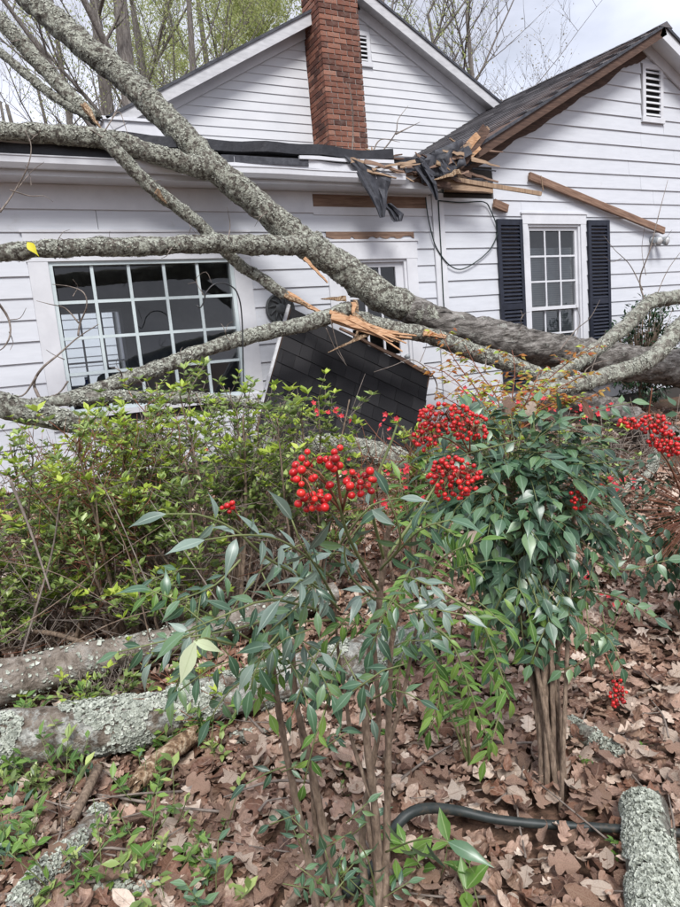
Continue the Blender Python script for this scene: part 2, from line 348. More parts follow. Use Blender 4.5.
def thing(name, label, cat, loc=(0, 0, 0), group=None):
    o = link(name, None, None, label, cat, group); o.location = loc
    o.empty_display_size = .1
    PINV[o.name] = Matrix.Translation(-Vector(loc)); return o
def sub(name, mb, mats, parent, sm=False, **k):  # a part whose mesh is in world coordinates
    return mb.build(name, mats, parent, sm, **k)
def frame_mat(p, d, nrm, s):    # leaf matrix: y along the leaf, z its upper face
    y = Vector(d).normalized(); z = Vector(nrm); z = z-y*z.dot(y)
    z = z.normalized() if z.length > 1e-5 else y.orthogonal().normalized()
    x = y.cross(z)
    M = Matrix((x*s, y*s, z*s)).transposed().to_4x4(); M.translation = p; return M
def jit(a): return Vector((random.uniform(-a, a), random.uniform(-a, a), random.uniform(-a, a)))

# leaf templates: y from 0 to 1, mid = 1 on the midrib
def leaf_template(widths, fold=.18, droop=.25, wave=0, seed=0):
    rn = random.Random(seed); n = len(widths); vs = []; fs = []; md = []
    for i, w_ in enumerate(widths):
        y = i/(n-1); z = -droop*y*y
        if w_ < .003: vs.append((0, y, z)); md.append(1); continue
        vs += [(-w_, y, z+fold*w_+rn.uniform(-wave, wave)), (0, y, z), (w_, y, z+fold*w_+rn.uniform(-wave, wave))]; md += [0, 1, 0]
    idx = []; k = 0
    for w_ in widths:
        if w_ < .003: idx.append((k, k, k)); k += 1
        else: idx.append((k, k+1, k+2)); k += 3
    for a, b in zip(idx[:-1], idx[1:]):
        for s in (0, 1):
            f = [a[s], a[s+1], b[s+1], b[s]]; g = []
            for q in f:
                if q not in g: g.append(q)
            if len(g) > 2: fs.append(tuple(g))
    return vs, fs, md
TPL = dict(
    nandina=[leaf_template([0, .14, .225, .215, .15, .075, .025, 0], .2, d, .008, i) for i, d in enumerate((.05, .18, .32))],
    willow=[leaf_template([0, .085, .15, .17, .145, .09, .035, 0], f_, d, .014, i) for i, (d, f_) in enumerate(((.12, .3), (.3, .2), (.5, .35), (.7, .3)))],
    lance=[leaf_template([0, .09, .145, .125, .06, 0], .35, d, .008, i) for i, d in enumerate((.15, .35, .55))],
    azalea=[leaf_template([0, .15, .22, .12, 0], .3, d, 0, i) for i, d in enumerate((.05, .2))],
    tiny=[leaf_template([0, .2, 0], .3, .1, 0, 0)],
    petal=[leaf_template([.05, .22, .26, .0], .3, -.1, 0, 0)],
)
def oak(seed, lob=True):        # a curled dry leaf: five columns across so that it can cup and crinkle
    rn = random.Random(seed); n = 14 if lob else 8; L_ = []; vs = []; md = []; fr_ = rn.uniform(2.3, 3.4); ph = rn.uniform(-.4, .4)
    for i in range(n+1):
        y = i/n; base = .37*math.sin(math.pi*min(1, y*.88+.07))**.7
        if lob: base *= .34+.72*abs(math.sin(math.pi*fr_*y+ph))**.8*rn.uniform(.85, 1.15)
        else: base *= .62*rn.uniform(.9, 1.1)
        L_.append(max(.02, base) if 0 < i < n else .012)
    cup, bend, tw = rn.uniform(-.8, 1.3)*(.45 if seed % 2 else 1), rn.uniform(-.6, .7)*(.5 if seed % 2 else 1), rn.uniform(-.8, .8)*(.5 if seed % 2 else 1); k1 = rn.uniform(0, 9)
    for i, w_ in enumerate(L_):
        y = i/n
        for c in (-1, -.5, 0, .5, 1):
            x = c*w_; z = cup*x*x*2.2+bend*(y-.5)**2*.8+.030*math.sin(y*9+c*3+k1)*(abs(c)+.3)+rn.uniform(-.012, .012)
            yy = y-.16*abs(x)*(1 if c else 0)+(.10*abs(c)*w_/.3 if lob else 0); a = tw*(y-.5)
            vs.append((x*math.cos(a)-z*math.sin(a), yy, x*math.sin(a)+z*math.cos(a))); md.append(1 if c == 0 else 0)
    fs = [(i*5+q, i*5+q+1, (i+1)*5+q+1, (i+1)*5+q) for i in range(n) for q in range(4)]
    return vs, fs, md
TPL['oak'] = [oak(i) for i in range(10)]
TPL['oak'] += [oak(i+50, False) for i in range(4)]
_tm = {}
def tmesh(kind, i, mat):
    k = (kind, i, mat)
    if k not in _tm:
        b = MB(); vs, fs, md = TPL[kind][i]; b.add(vs, fs, mids=md); _tm[k] = b.mesh(kind+'_leaf', mat, True)
    return _tm[k]
class Leaves:
    def __init__(self, kind): self.kind = kind; self.items = []
    def add(self, p, d, nrm, s, mat): self.items.append((frame_mat(p, d, nrm, s), random.randrange(len(TPL[self.kind])), mat, s))
    def finish(self, parent, n_ind, name='leaf', rest='foliage', restlabel=None, restcat=None):
        def size(it):
            x, y, z = proj(it[0].translation)
            return it[3]/z if z > .1 and -20 < x < 700 and -20 < y < 927 else 0
        it = sorted(self.items, key=size, reverse=True)
        for M, i, mat, s in it[:n_ind]:
            o = link(name, tmesh(self.kind, i, mat), parent)
            o.matrix_basis = M
        by = {}
        for q in it[n_ind:]: by.setdefault(q[2], []).append(q)
        for mat, L_ in by.items():
            mv = []; mf = []; mm = []; tt = []; off = 0
            for M, i, _, s in L_:
                vs, fs, md = TPL[self.kind][i]
                a = np.c_[np.array(vs), np.ones(len(vs))] @ np.array(M).T
                mv.append(a[:, :3]); mf += [tuple(j+off for j in f) for f in fs]; mm += md; tt += [random.random()]*len(fs); off += len(vs)
            me = bpy.data.meshes.new(rest); me.from_pydata(np.concatenate(mv).tolist(), [], mf)
            me.materials.append(MAT[mat]); smooth(me)
            me.attributes.new('tint', 'FLOAT', 'FACE').data.foreach_set('value', tt)
            me.attributes.new('mid', 'FLOAT', 'POINT').data.foreach_set('value', mm)
            link(rest, me, parent, restlabel, restcat, kind='stuff')

# ================================================================== ground
def gz(x, y):                   # gentle unevenness, level at the house and the camera
    return .035*noise.noise(Vector((x*.9, y*.9, 3))) + .018*noise.noise(Vector((x*3, y*3, 9)))
b = MB()
xs = [-300, -120, -40, -12] + [-5+.25*i for i in range(61)] + [14, 40, 120, 300]
ys = [-300, -120, -40, -14] + [-8+.25*i for i in range(35)] + [4, 14, 40, 120, 300]
vs_ = [(x, y, gz(x, y) if -6 < x < 11 and -9 < y < 1 else 0) for y in ys for x in xs]; k = len(xs)
b.add(vs_, [(j*k+i, j*k+i+1, (j+1)*k+i+1, (j+1)*k+i) for j in range(len(ys)-1) for i in range(k-1)])
ground = b.build('ground', 'soil', None, True, kind='structure'); PINV['ground'] = Matrix.Identity(4)

# ================================================================== house
house = thing('house', 'white clapboard house with brick chimney and a roof corner crushed by the fallen tree', 'house', (4.5, 3, 0))
EXP, Z0 = .188, 2.05            # board exposure and the height of one known course line
WIN = (.50, 2.22, .80, 2.17)    # big window opening
DOOR = (3.42, 4.30, .06, 2.13)
RW = (6.15, 7.08, .44, 2.52)    # sash window opening
XL, XC, XR = -1.6, 4.78, 12.1   # left end, corner between the wings, right end
EAVE = 2.95
APX, APZ, RS = 8.4, 5.0, .52    # right gable: ridge and slope
def gable_z(x): return APZ-.06-RS*abs(x-APX)
# structural wall behind the boards, with its openings
b = MB()
def wallrect(x0, x1, z0, z1): b.box(x0, x1, .0, .14, z0, z1)
wallrect(XL, WIN[0], 0, 3.05); wallrect(WIN[0], WIN[1], 0, WIN[2]); wallrect(WIN[0], WIN[1], WIN[3], 3.05); wallrect(WIN[1], DOOR[0], 0, 3.05)
wallrect(DOOR[0], DOOR[1], DOOR[3], 3.05); wallrect(DOOR[0], DOOR[1], 0, DOOR[2]); wallrect(DOOR[1], XC, 0, 3.05)
wallrect(XC, RW[0], 0, 2.75); wallrect(RW[0], RW[1], 0, RW[2]); wallrect(RW[0], RW[1], RW[3], 2.75); wallrect(RW[1], XR, 0, 2.75)
b.prism([(XC, 2.75), (XR, 2.75), (XR, gable_z(XR)), (APX, gable_z(APX)), (XC, gable_z(XC))], .0, .14)
b.box(XL, XL+.12, .14, 2.7, 0, 3.05); b.box(XC-.06, XC+.06, .14, 3, 0, 3.0); b.box(XR-.12, XR, .14, 3.0, 0, 3.0)
# rear wall of the left wing with an opening
b.box(XL+.12, .72, 2.58, 2.7, 0, 3.05); b.box(1.5, XC-.06, 2.58, 2.7, 0, 3.05); b.box(.72, 1.5, 2.58, 2.7, 0, .95); b.box(.72, 1.5, 2.58, 2.7, 1.95, 3.05)
b.build('wall', 'sheath', house)
b = MB()
b.box(XL+.13, XC-.07, .15, 2.57, .02, .05); b.build('room_floor', 'roomfloor', house)
b = MB(); b.box(XL+.13, XC-.07, .15, 2.57, 2.80, 2.84)
b.box(XL+.13, .72, 2.54, 2.575, .05, 2.8); b.box(1.5, XC-.07, 2.54, 2.575, .05, 2.8); b.box(.72, 1.5, 2.54, 2.575, .05, .95); b.box(.72, 1.5, 2.54, 2.575, 1.95, 2.8)
b.build('room_lining', 'room', house)
b = MB(); b.box(XC+.07, XR-.13, 1.7, 1.74, 0, 2.8); b.box(XC+.07, XR-.13, .15, 1.7, 2.80, 2.84); b.build('room_partition', 'room', house)

# clapboards: each board a piece of its own
def board(x0b, x1b, x0t, x1t, z0, z1, y=0.0, thick=.020, mat='siding', par=None, jz=0):
    b = MB(); yb, yt = y-thick-random.uniform(0, .003), y-.005
    vs = [(x0b, yb, z0), (x1b, yb, z0+jz), (x1b, y-.001, z0+jz), (x0b, y-.001, z0), (x0t, yt, z1), (x1t, yt, z1+jz), (x1t, y-.001, z1+jz), (x0t, y-.001, z1)]
    b.add(vs, [(0, 1, 5, 4), (3, 2, 1, 0), (4, 5, 6, 7), (2, 3, 7, 6), (1, 2, 6, 5), (0, 4, 7, 3)])
    return b.build('siding_board', mat, par or house)
def cut(x0, x1, holes):
    segs = [(x0, x1)]
    for h0, h1 in holes:
        n = []
        for a, c in segs:
            if h1 <= a or h0 >= c: n.append((a, c)); continue
            if h0 > a: n.append((a, h0))
            if h1 < c: n.append((h1, c))
        segs = n
    return [(a, c) for a, c in segs if c-a > .03]
def joints(a, c):               # break long runs at random butt joints
    out_ = []
    while c-a > 4.2:
        k = a+random.uniform(2.3, 3.6); out_.append((a, k-.0015)); a = k+.0015
    return out_+[(a, c)]
WC = (.335, 2.40, .66, 2.42)    # outer edge of the big window's casing
DC = (3.28, 4.44, 0, 2.32)
RC = (6.07, 7.17, .34, 2.64)
SHL = (5.64, 6.045, .45, 2.57); SHR = (7.195, 7.60, .45, 2.57)
k0 = int((Z0-.08)/EXP)
def z2lim(x): return 9
for k in range(-k0, 30):
    z = Z0+k*EXP; zt = z+EXP+.012
    # pieces fitted above and below the openings
    for (o0, o1, ob, ot) in (WC, DC, RC, (8.30, 8.76, 3.88, 4.63)):
        if ot < z2lim(o0) and z < ot < zt-.012: board(o0+.001, o1-.001, o0+.001, o1-.001, ot+.001, zt)
        if ob > .3 and z < ob < zt-.012: board(o0+.001, o1-.001, o0+.001, o1-.001, z, ob-.002)
    # left wing
    if z < 2.55:
        hs = []
        if zt > WC[2] and z < WC[3]: hs.append((WC[0], WC[1]))
        if zt > DC[2] and z < DC[3]: hs.append((DC[0], DC[1]))
        for a, c in cut(XL, 4.695, hs):
            for a2, c2 in joints(a, c):
                z2 = min(zt, 2.69)
                board(a2+.001, c2-.001, a2+.001, c2-.001, z, z2)
    # right wing
    if z < 4.9:
        hs = []
        if zt > RC[2] and z < RC[3]: hs.append((RC[0], RC[1]))
        if zt > 3.87 and z < 4.65: hs.append((8.30, 8.76))
        if zt > 2.86 and z < 3.06: hs.append((4.5, 5.63))
        xa = max(4.865, APX-(APZ-.08-z)/RS); xat = max(4.865, APX-(APZ-.08-zt)/RS)
        xb = min(XR, APX+(APZ-.08-z)/RS); xbt = min(XR, APX+(APZ-.08-zt)/RS)
        for a, c in cut(xa, xb, hs):
            for a2, c2 in joints(a, c):
                ta = xat if a2 == xa else a2; tc_ = xbt if c2 == xb else c2
                if tc_-ta > .02: board(a2, c2, ta, tc_, z, zt, jz=random.uniform(-.002, .002))
# frieze, corner boards, casings
b = MB(); b.box(XL, 3.17, -.026, -.001, 2.62, 2.83); b.build('frieze_board', 'trim', house)
b = MB(); b.box(3.17, 4.695, -.016, -.001, 2.812, 2.83); b.build('frieze_board', 'trim', house)
b = MB(); b.box(3.17, 4.695, -.020, -.001, 2.60, 2.683); b.build('frieze_board', 'trim', house)
b = MB(); b.box(4.632, 4.695, -.018, -.001, 2.685, 2.810); b.build('frieze_board', 'trim', house)
b = MB(); b.box(4.70, 4.86, -.034, -.001, .12, 2.855); b.build('corner_board', 'trim', house)
b = MB(); b.box(3.18, 4.63, -.012, -.0015, 2.685, 2.81); b.build('exposed_board', 'wallboard', house, label='bare brown board where the siding was torn off')
b = MB(); b.box(4.87, 5.62, -.003, -.0005, 2.86, 3.05); b.build('hole_shade_sheet', 'dark', house)  # black sheet painted as the shade inside the torn-open hole
for z0_, z1_, x0_, x1_ in ((2.875, 2.925, 4.90, 5.60), (2.945, 3.0, 4.90, 5.52)):
    b = MB(); b.box(x0_, x1_, -.05, -.0035, z0_, z1_); b.build('framing_timber', 'lumber', house)
# ragged rotten strip above the door
b = MB(); n = 26; top = []; bot = []
for i in range(n):
    x = 3.29+i*(4.42-3.29)/(n-1); top.append((x, 2.425)); bot.append((x, 2.385-random.uniform(0, .04)*(1.8 if 2 < i < 12 else 1)))
b.add([(x, -.028, z) for x, z in top]+[(x, -.028, z) for x, z in bot]+[(x, -.001, z) for x, z in top]+[(x, -.001, z) for x, z in bot],
      [(i, i+1, n+i+1, n+i) for i in range(n-1)]+[(2*n+i, 2*n+i+1, i+1, i) for i in range(n-1)]+[(n+i, n+i+1, 3*n+i+1, 3*n+i) for i in range(n-1)])
b.build('rotten_strip', 'wallboard', house)
def casing(parent, o, i, y=-.03, sill=True, mat='trim'):    # four boards round an opening
    b = MB()
    b.box(o[0], i[0], y, -.001, o[2], i[3]); b.box(i[1], o[1], y, -.001, o[2], i[3]); b.box(o[0]-.01, o[1]+.01, y-.003, -.001, i[3], o[3])
    b.box(o[0]-.03, o[1]+.03, y-.014, -.001, o[3]+.0005, o[3]+.022)
    if sill: b.box(o[0]-.04, o[1]+.04, y-.03, -.001, i[2]-.05, i[2]-.001)
    return b.build('casing', mat, parent)
def jamb(b, r, y0, y1, t=.02):
    b.box(r[0], r[0]+t, y0, y1, r[2], r[3]); b.box(r[1]-t, r[1], y0, y1, r[2], r[3])
    b.box(r[0]+t, r[1]-t, y0, y1, r[2], r[2]+t); b.box(r[0]+t, r[1]-t, y0, y1, r[3]-t, r[3])
# big window: 5 x 4 panes
b = MB(); jamb(b, WIN, -.012, .10, .035); win = b.build('window', 'winframe', house, label='large many-paned window behind the limbs')
casing(win, WC, WIN)
x0, x1, z0, z1 = WIN[0]+.035, WIN[1]-.035, WIN[2]+.035, WIN[3]-.035
for i in range(1, 5):
    b = MB(); x = x0+(x1-x0)*i/5; b.box(x-.014, x+.014, .008, .05, z0, z1); b.build('muntin', 'winframe', win)
for j in range(1, 4):
    b = MB(); z = z0+(z1-z0)*j/4; b.box(x0, x1, .012, .046, z-.014, z+.014); b.build('muntin', 'winframe', win)
for i in range(5):
    for j in range(4):
        b = MB(); w5, h4 = (x1-x0)/5, (z1-z0)/4; e = random.uniform(-.0015, .0015)
        xa, xb, za, zb = x0+i*w5+.013, x0+(i+1)*w5-.013, z0+j*h4+.013, z0+(j+1)*h4-.013
        b.add([(xa, .030+e, za), (xb, .030-e, za), (xb, .030-e, zb), (xa, .030+e, zb)], [(0, 1, 2, 3)]); b.build('pane', 'glass', win)
# small window in the rear wall of that room
b = MB(); jamb(b, (.72, 1.5, .95, 1.95), 2.56, 2.68, .04); rwn = b.build('rear_window', 'trim', house)
for x in (.98, 1.24):
    b = MB(); b.box(x-.012, x+.012, 2.60, 2.63, .99, 1.91); b.build('muntin', 'trim', rwn)
for z in (1.28, 1.6):
    b = MB(); b.box(.76, 1.46, 2.603, 2.627, z-.012, z+.012); b.build('muntin', 'trim', rwn)
# door with lights
b = MB(); jamb(b, DOOR, -.008, .12, .03)
door = b.build('door', 'trim', house, label='white glazed back door half hidden by the trunk'); casing(door, DC, DOOR, sill=False)
b = MB(); X0, X1, Zb, Zt = DOOR[0]+.03, DOOR[1]-.03, .1, DOOR[3]-.03
b.box(X0, X0+.10, .03, .07, Zb, Zt); b.box(X1-.10, X1, .03, .07, Zb, Zt); b.box(X0+.1, X1-.1, .03, .07, Zt-.05, Zt); b.box(X0+.1, X1-.1, .03, .07, Zb, Zb+.28)
leaf = b.build('door_leaf', 'trim', door)
gx0, gx1, gz0, gz1 = X0+.1, X1-.1, Zb+.28, Zt-.05
b = MB(); b.add([(gx0, .05, gz0), (gx1, .05, gz0), (gx1, .05, gz1), (gx0, .05, gz1)], [(0, 1, 2, 3)]); b.build('pane', 'glass', door)
b = MB()
for i in (1, 2): x = gx0+(gx1-gx0)*i/3; b.box(x-.012, x+.012, .036, .064, gz0, gz1)
for j in range(1, 5): z = gz0+(gz1-gz0)*j/5; b.box(gx0, gx1, .039, .061, z-.012, z+.012)
b.build('muntins', 'trim', door)
b = MB(); b.lathe([(.012, 0), (.012, .04), (.028, .045), (.03, .065), (.015, .08)], (X1-.05, .03, 1.02), 14, axis=(0, -1, 0)); b.build('handle', 'grey_metal', door, True)
# sash window with blind and shutters
b = MB(); jamb(b, RW, -.010, .11, .03); sw = b.build('window', 'trim', house, label='double-hung sash window between navy shutters'); casing(sw, RC, RW)
mid = 1.46
for n_, (za, zb, yy) in enumerate(((mid-.02, RW[3]-.03, .02), (RW[2]+.03, mid+.02, .055))):
    b = MB(); a0, a1 = RW[0]+.03, RW[1]-.03
    b.box(a0, a0+.04, yy, yy+.03, za, zb); b.box(a1-.04, a1, yy, yy+.03, za, zb); b.box(a0+.04, a1-.04, yy, yy+.03, zb-.045, zb); b.box(a0+.04, a1-.04, yy, yy+.03, za, za+.045)
    b.build('sash', 'trim', sw)
    p0, p1, q0, q1 = a0+.04, a1-.04, za+.045, zb-.045
    for i in (1, 2):
        b = MB(); x = p0+(p1-p0)*i/3; b.box(x-.011, x+.011, yy+.003, yy+.027, q0, q1); b.build('muntin', 'trim', sw)
    for j in (1, 2):
        b = MB(); z = q0+(q1-q0)*j/3; b.box(p0, p1, yy+.005, yy+.025, z-.011, z+.011); b.build('muntin', 'trim', sw)
    for i in range(3):
        for j in range(3):
            w3, h3 = (p1-p0)/3, (q1-q0)/3; b = MB(); xa, xb, zc, zd = p0+i*w3+.01, p0+(i+1)*w3-.01, q0+j*h3+.01, q0+(j+1)*h3-.01
            b.add([(xa, yy+.015, zc), (xb, yy+.015, zc), (xb, yy+.015, zd), (xa, yy+.015, zd)], [(0, 1, 2, 3)]); b.build('pane', 'glass', sw)
b = MB(); z = RW[2]+.05
while z < RW[3]-.3:
    b.box(RW[0]+.035, RW[1]-.035, .10, .104, z, z+.022, Matrix.Translation((0, 0, 0))); z += .027
b.build('blind_slats', 'blind', sw, kind='stuff')
for r, side in ((SHL, 'left'), (SHR, 'right')):
    b = MB(); t = .05; b.box(r[0], r[0]+t, -.055, -.024, r[2], r[3]); b.box(r[1]-t, r[1], -.055, -.024, r[2], r[3])
    for za, zb in ((r[2], r[2]+.08), (1.47, 1.545), (r[3]-.07, r[3])): b.box(r[0]+t, r[1]-t, -.053, -.026, za, zb)
    sh = b.build('shutter', 'shutter', house)
    me = None
    for za, zb in ((r[2]+.08, 1.47), (1.545, r[3]-.07)):
        n = int((zb-za)/.047)
        for i in range(n):
            if me is None:
                q = MB(); q.box(r[0]+t+.001, r[1]-t-.001, -.004, .004, -.024, .024, Matrix.Translation((0, 0, 0)) ); me = q.mesh('slat', 'shutter')
            o = link('slat', me, sh); o.matrix_basis = Matrix.Translation((0, -.040, za+(i+.5)*(zb-za)/n)) @ Matrix.Rotation(rad(-38), 4, 'X')
# gable vents
def vent(x0, x1, z0, z1, y, n, par):
    b = MB(); t = .06
    b.box(x0, x0+t, y-.035, y-.001, z0, z1); b.box(x1-t, x1, y-.035, y-.001, z0, z1); b.box(x0+t, x1-t, y-.035, y-.001, z1-t, z1); b.box(x0-.02, x1+.02, y-.045, y-.001, z0-.01, z0+t)
    v = b.build('gable_vent', 'trim', par)
    b = MB(); b.box(x0+t, x1-t, y-.006, y-.002, z0+t, z1-t); b.build('vent_shade_sheet', 'dark', v)  # flat black sheet in place of the shaded hollow behind the slats
    for i in range(n):
        z = z0+t+(i+.5)*(z1-z0-2*t)/n; b = MB(); h = (z1-z0-2*t)/n
        b.box(x0+t, x1-t, -.004, .004, -h*.36, h*.36, Matrix.Translation((0, y-.02, z)) @ Matrix.Rotation(rad(-42), 4, 'X')); b.build('slat', 'trim', v)
vent(8.32, 8.74, 3.89, 4.63, 0, 8, house)

# --- left wing eave, gutter, membrane roof
def run(name, mat, x0, x1, y0, y1, z0, z1, wob=.006, seed=0, sag=0, tear=None, lab=None):
    n = int((x1-x0)/.12)+2; b = MB(); vs = []
    for i in range(n):
        x = x0+(x1-x0)*i/(n-1); d = wob*noise.noise(Vector((x*2.2, seed*5.1, 1)))*2; e = wob*noise.noise(Vector((x*2.9, seed*5.1, 7)))*2
        s = -sag*math.sin(math.pi*i/(n-1))
        vs += [(x, y0+e, z0+d+s), (x, y0+e, z1+d*1.4+s), (x, y1, z1+d*1.4+s), (x, y1, z0+d+s)]
    fs = []
    for i in range(n-1):
        for q in range(4): fs.append((i*4+q, i*4+(q+1) % 4, (i+1)*4+(q+1) % 4, (i+1)*4+q))
    fs += [(3, 2, 1, 0), ((n-1)*4, (n-1)*4+1, (n-1)*4+2, (n-1)*4+3)]
    b.add(vs, fs); return b.build(name, mat, house, label=lab)
run('soffit', 'trim', XL-.1, 4.66, -.27, -.002, 2.832, 2.846, .001, 1)
run('fascia', 'trim', XL-.1, 4.55, -.295, -.27, 2.828, 3.05, .003, 2)
# gutter: a half-open trough
for gx0_, gx1_, dz, tilt in ((XL-.1, 1.72, 0, 0), (1.72, 4.12, -.005, -.01)):
    prof = [(0, .06), (0, 0), (-.03, -.035), (-.07, -.035), (-.10, 0), (-.105, .055), (-.112, .06), (-.112, .05)]
    n = 24; b = MB(); vs = []
    for i in range(n+1):
        x = gx0_+(gx1_-gx0_)*i/n; d = dz+tilt*i/n+.006*noise.noise(Vector((x*1.7, 4, 2)))
        vs += [(x, -.297+y*.9, 2.905+z+d) for y, z in prof]
    m_ = len(prof)
    fs = [(i*m_+q, (i+1)*m_+q, (i+1)*m_+q+1, i*m_+q+1) for i in range(n) for q in range(m_-1)]
    b.add(vs, fs); b.build('gutter', 'trim', house)
run('roof_edge', 'membrane', XL-.1, 1.98, -.36, -.296, 2.972, 3.062, .006, 4)
run('drip_edge', 'trim', XL-.1, 1.6, -.372, -.24, 3.066, 3.092, .010, 5)
run('drip_edge', 'trim', 2.0, 4.05, -.350, -.296, 2.972, 3.05, .010, 6)
run('flashing_strip', 'felt', 2.1, 3.0, -.358, -.345, 2.99, 3.055, .006, 8)
run('drip_edge', 'trim', 2.9, 4.0, -.366, -.345, 3.052, 3.085, .012, 9)
run('roof_membrane', 'membrane', XL-.15, 4.0, -.352, -.20, 3.096, 3.19, .014, 7)
b = MB(); b.prism([(XL-.15, 3.055), (4.70, 3.055), (4.70, 3.16), (XL-.15, 3.16)], -.24, 2.95)
roof_l = b.build('flat_roof', 'membrane', house)

# --- right wing gable roof: deck, courses of shingles, rakes
sl = math.sqrt(1+RS*RS)
def slope_pt(s, side, y, h=0):  # s metres down the slope from the ridge
    dx = s/sl; nx, nz_ = RS/sl, 1/sl
    return Vector((APX+side*(dx+nx*h), y, APZ-RS*dx+nz_*h+.048*max(0, y)))
SLEN = (APX-4.62)*sl
for side in (-1, 1):
    b = MB(); L_ = SLEN if side > 0 else SLEN-.62
    g = [[slope_pt(s, side, y, .0) for s in (0, L_)] for y in (-.28, 2.98)]
    b.sheet(g if side < 0 else g[::-1], .045); b.build('roof_deck', 'brownwood', house)
b = MB(); e = .145
for side in (-1, 1):
    nC = int((SLEN-(.35 if side < 0 else 0))/e)
    for i in range(nC):
        y = -.32+(.15 if i % 2 else 0); first = True
        while y < 2.97:
            y1 = min(y+random.choice((.2, .3, .33)), 2.97); s0 = i*e; s1 = s0+e+.02+random.uniform(-.004, .004)
            if not (side < 0 and i > nC-7 and y < -.32+.05*(i-nC+8)**1.4+random.uniform(0, .2)):
                a = [slope_pt(s0, side, y+.003, .006), slope_pt(s1, side, y+.003, .016+random.uniform(0, .004)), slope_pt(s1, side, y1, .016+random.uniform(0, .004)), slope_pt(s0, side, y1, .006)]
                c = [slope_pt(s0, side, y+.003, .001), slope_pt(s1, side, y+.003, .008), slope_pt(s1, side, y1, .008), slope_pt(s0, side, y1, .001)]
                fs = [(0, 1, 2, 3), (1, 5, 6, 2), (0, 4, 5, 1), (3, 2, 6, 7)]
                b.add(a+c, fs if side > 0 else [f[::-1] for f in fs], tint=random.random())
            y = y1
b.build('shingles', 'shingle', house, kind='stuff')
y = -.33; b = MB()
while y < 2.95:                 # ridge caps
    y1 = y+.2; a = [slope_pt(.14, -1, y, .022), slope_pt(0, 1, y, .034), slope_pt(.14, 1, y, .022), slope_pt(.14, -1, y1, .028), slope_pt(0, 1, y1, .040), slope_pt(.14, 1, y1, .028)]
    b.add(a, [(0, 1, 4, 3), (1, 2, 5, 4), (0, 2, 1), (3, 4, 5)], tint=random.random()); y = y1
b.build('ridge_caps', 'shingle', house, kind='stuff')
# rakes: the left one stripped to brown wood, the right one white
def rake(side, s0, s1, y0, y1, h0, h1, mat, name, rag=0):
    b = MB(); n = 70 if rag else 2; A = []; B = []
    for i in range(n):
        s = s0+(s1-s0)*i/(n-1); r = rag*(.5+.8*noise.noise(Vector((s*2.3, 4, 1)))+.25*noise.noise(Vector((s*17, 4, 1))))
        A.append((slope_pt(s, side, y0, h1), slope_pt(s, side, y0, h0+r))); B.append((slope_pt(s, side, y1, h1), slope_pt(s, side, y1, h0+r)))
    vs = [p for a in A for p in a]+[p for a in B for p in a]; q = 2*n; fs = []
    for i in range(n-1):
        fs += [(2*i, 2*i+1, 2*i+3, 2*i+2), (q+2*i, q+2*i+2, q+2*i+3, q+2*i+1), (2*i, 2*i+2, q+2*i+2, q+2*i), (2*i+1, q+2*i+1, q+2*i+3, 2*i+3)]
    fs += [(0, q, q+1, 1), (2*n-2, 2*n-1, q+2*n-1, q+2*n-2)]
    b.add(vs, fs if side < 0 else [f[::-1] for f in fs]); return b.build(name, mat, house)
rake(-1, .0, SLEN-.55, -.30, -.27, -.13, -.002, 'brownwood', 'bare_rake_board')
rake(-1, .02, SLEN-.50, -.268, -.10, -.085, -.048, 'brownwood', 'rake_lookout')
rake(-1, .05, SLEN-.35, -.030, -.024, -.27, -.05, 'brownwood', 'torn_rake_edge', .06)
rake(1, .0, SLEN, -.30, -.27, -.16, -.002, 'trim', 'rake_board')
rake(1, .0, SLEN, -.268, -.023, -.10, -.048, 'trim', 'rake_soffit')
rake(1, .0, SLEN, -.05, -.024, -.24, -.102, 'trim', 'frieze_rake')
rake(-1, .0, SLEN-.6, -.325, -.302, -.028, .004, 'felt', 'drip_edge'); rake(1, .0, SLEN, -.325, -.302, -.028, .004, 'felt', 'drip_edge')

# --- main house behind: gable wall, boards, vent, rakes
BX, BZ, BS, BY = 5.62, 6.52, .545, 3.0
bxl, bxr = 1.98, 9.26
def bz(x): return BZ-BS*abs(x-BX)
b = MB(); b.prism([(bxl, 0), (bxr, 0), (bxr, bz(bxr)-.07), (BX, BZ-.07), (bxl, bz(bxl)-.07)], BY, BY+.15)
b.box(bxl, bxl+.15, BY+.15, 10.85, 0, bz(bxl)-.1); b.box(bxr-.15, bxr, BY+.15, 10.85, 0, bz(bxr)-.1)
b.prism([(bxl, 0), (bxr, 0), (bxr, bz(bxr)-.07), (BX, BZ-.07), (bxl, bz(bxl)-.07)], 10.85, 11)
b.build('rear_wall', 'rearsiding', house)
CH = (4.75, 5.40, 2.46, 3.0)    # chimney footprint
z = 3.42
while z < BZ-.25:
    zt = z+.128+.01; hs = [(CH[0]-.01, CH[1]+.01)]
    if zt > 5.48 and z < 6.02: hs.append((5.36, 5.90))
    xa = max(bxl, BX-(BZ-.1-z)/BS); xat = max(bxl, BX-(BZ-.1-zt)/BS); xb = min(bxr, BX+(BZ-.1-z)/BS); xbt = min(bxr, BX+(BZ-.1-zt)/BS)
    for a, c in cut(xa, xb, hs):
        ta = xat if a == xa else a; tc_ = xbt if c == xb else c
        if tc_-ta > .02: board(a, c, ta, tc_, z, zt, BY, .016, 'rearsiding')
    z += .128
vent(5.38, 5.88, 5.5, 6.0, BY, 6, house)
bsl = math.sqrt(1+BS*BS)
def bpt(s, side, y, h=0): return Vector((BX+side*(s/bsl+BS/bsl*h), y, BZ-BS*s/bsl+h/bsl))
BL = (BX-bxl+.32)*bsl
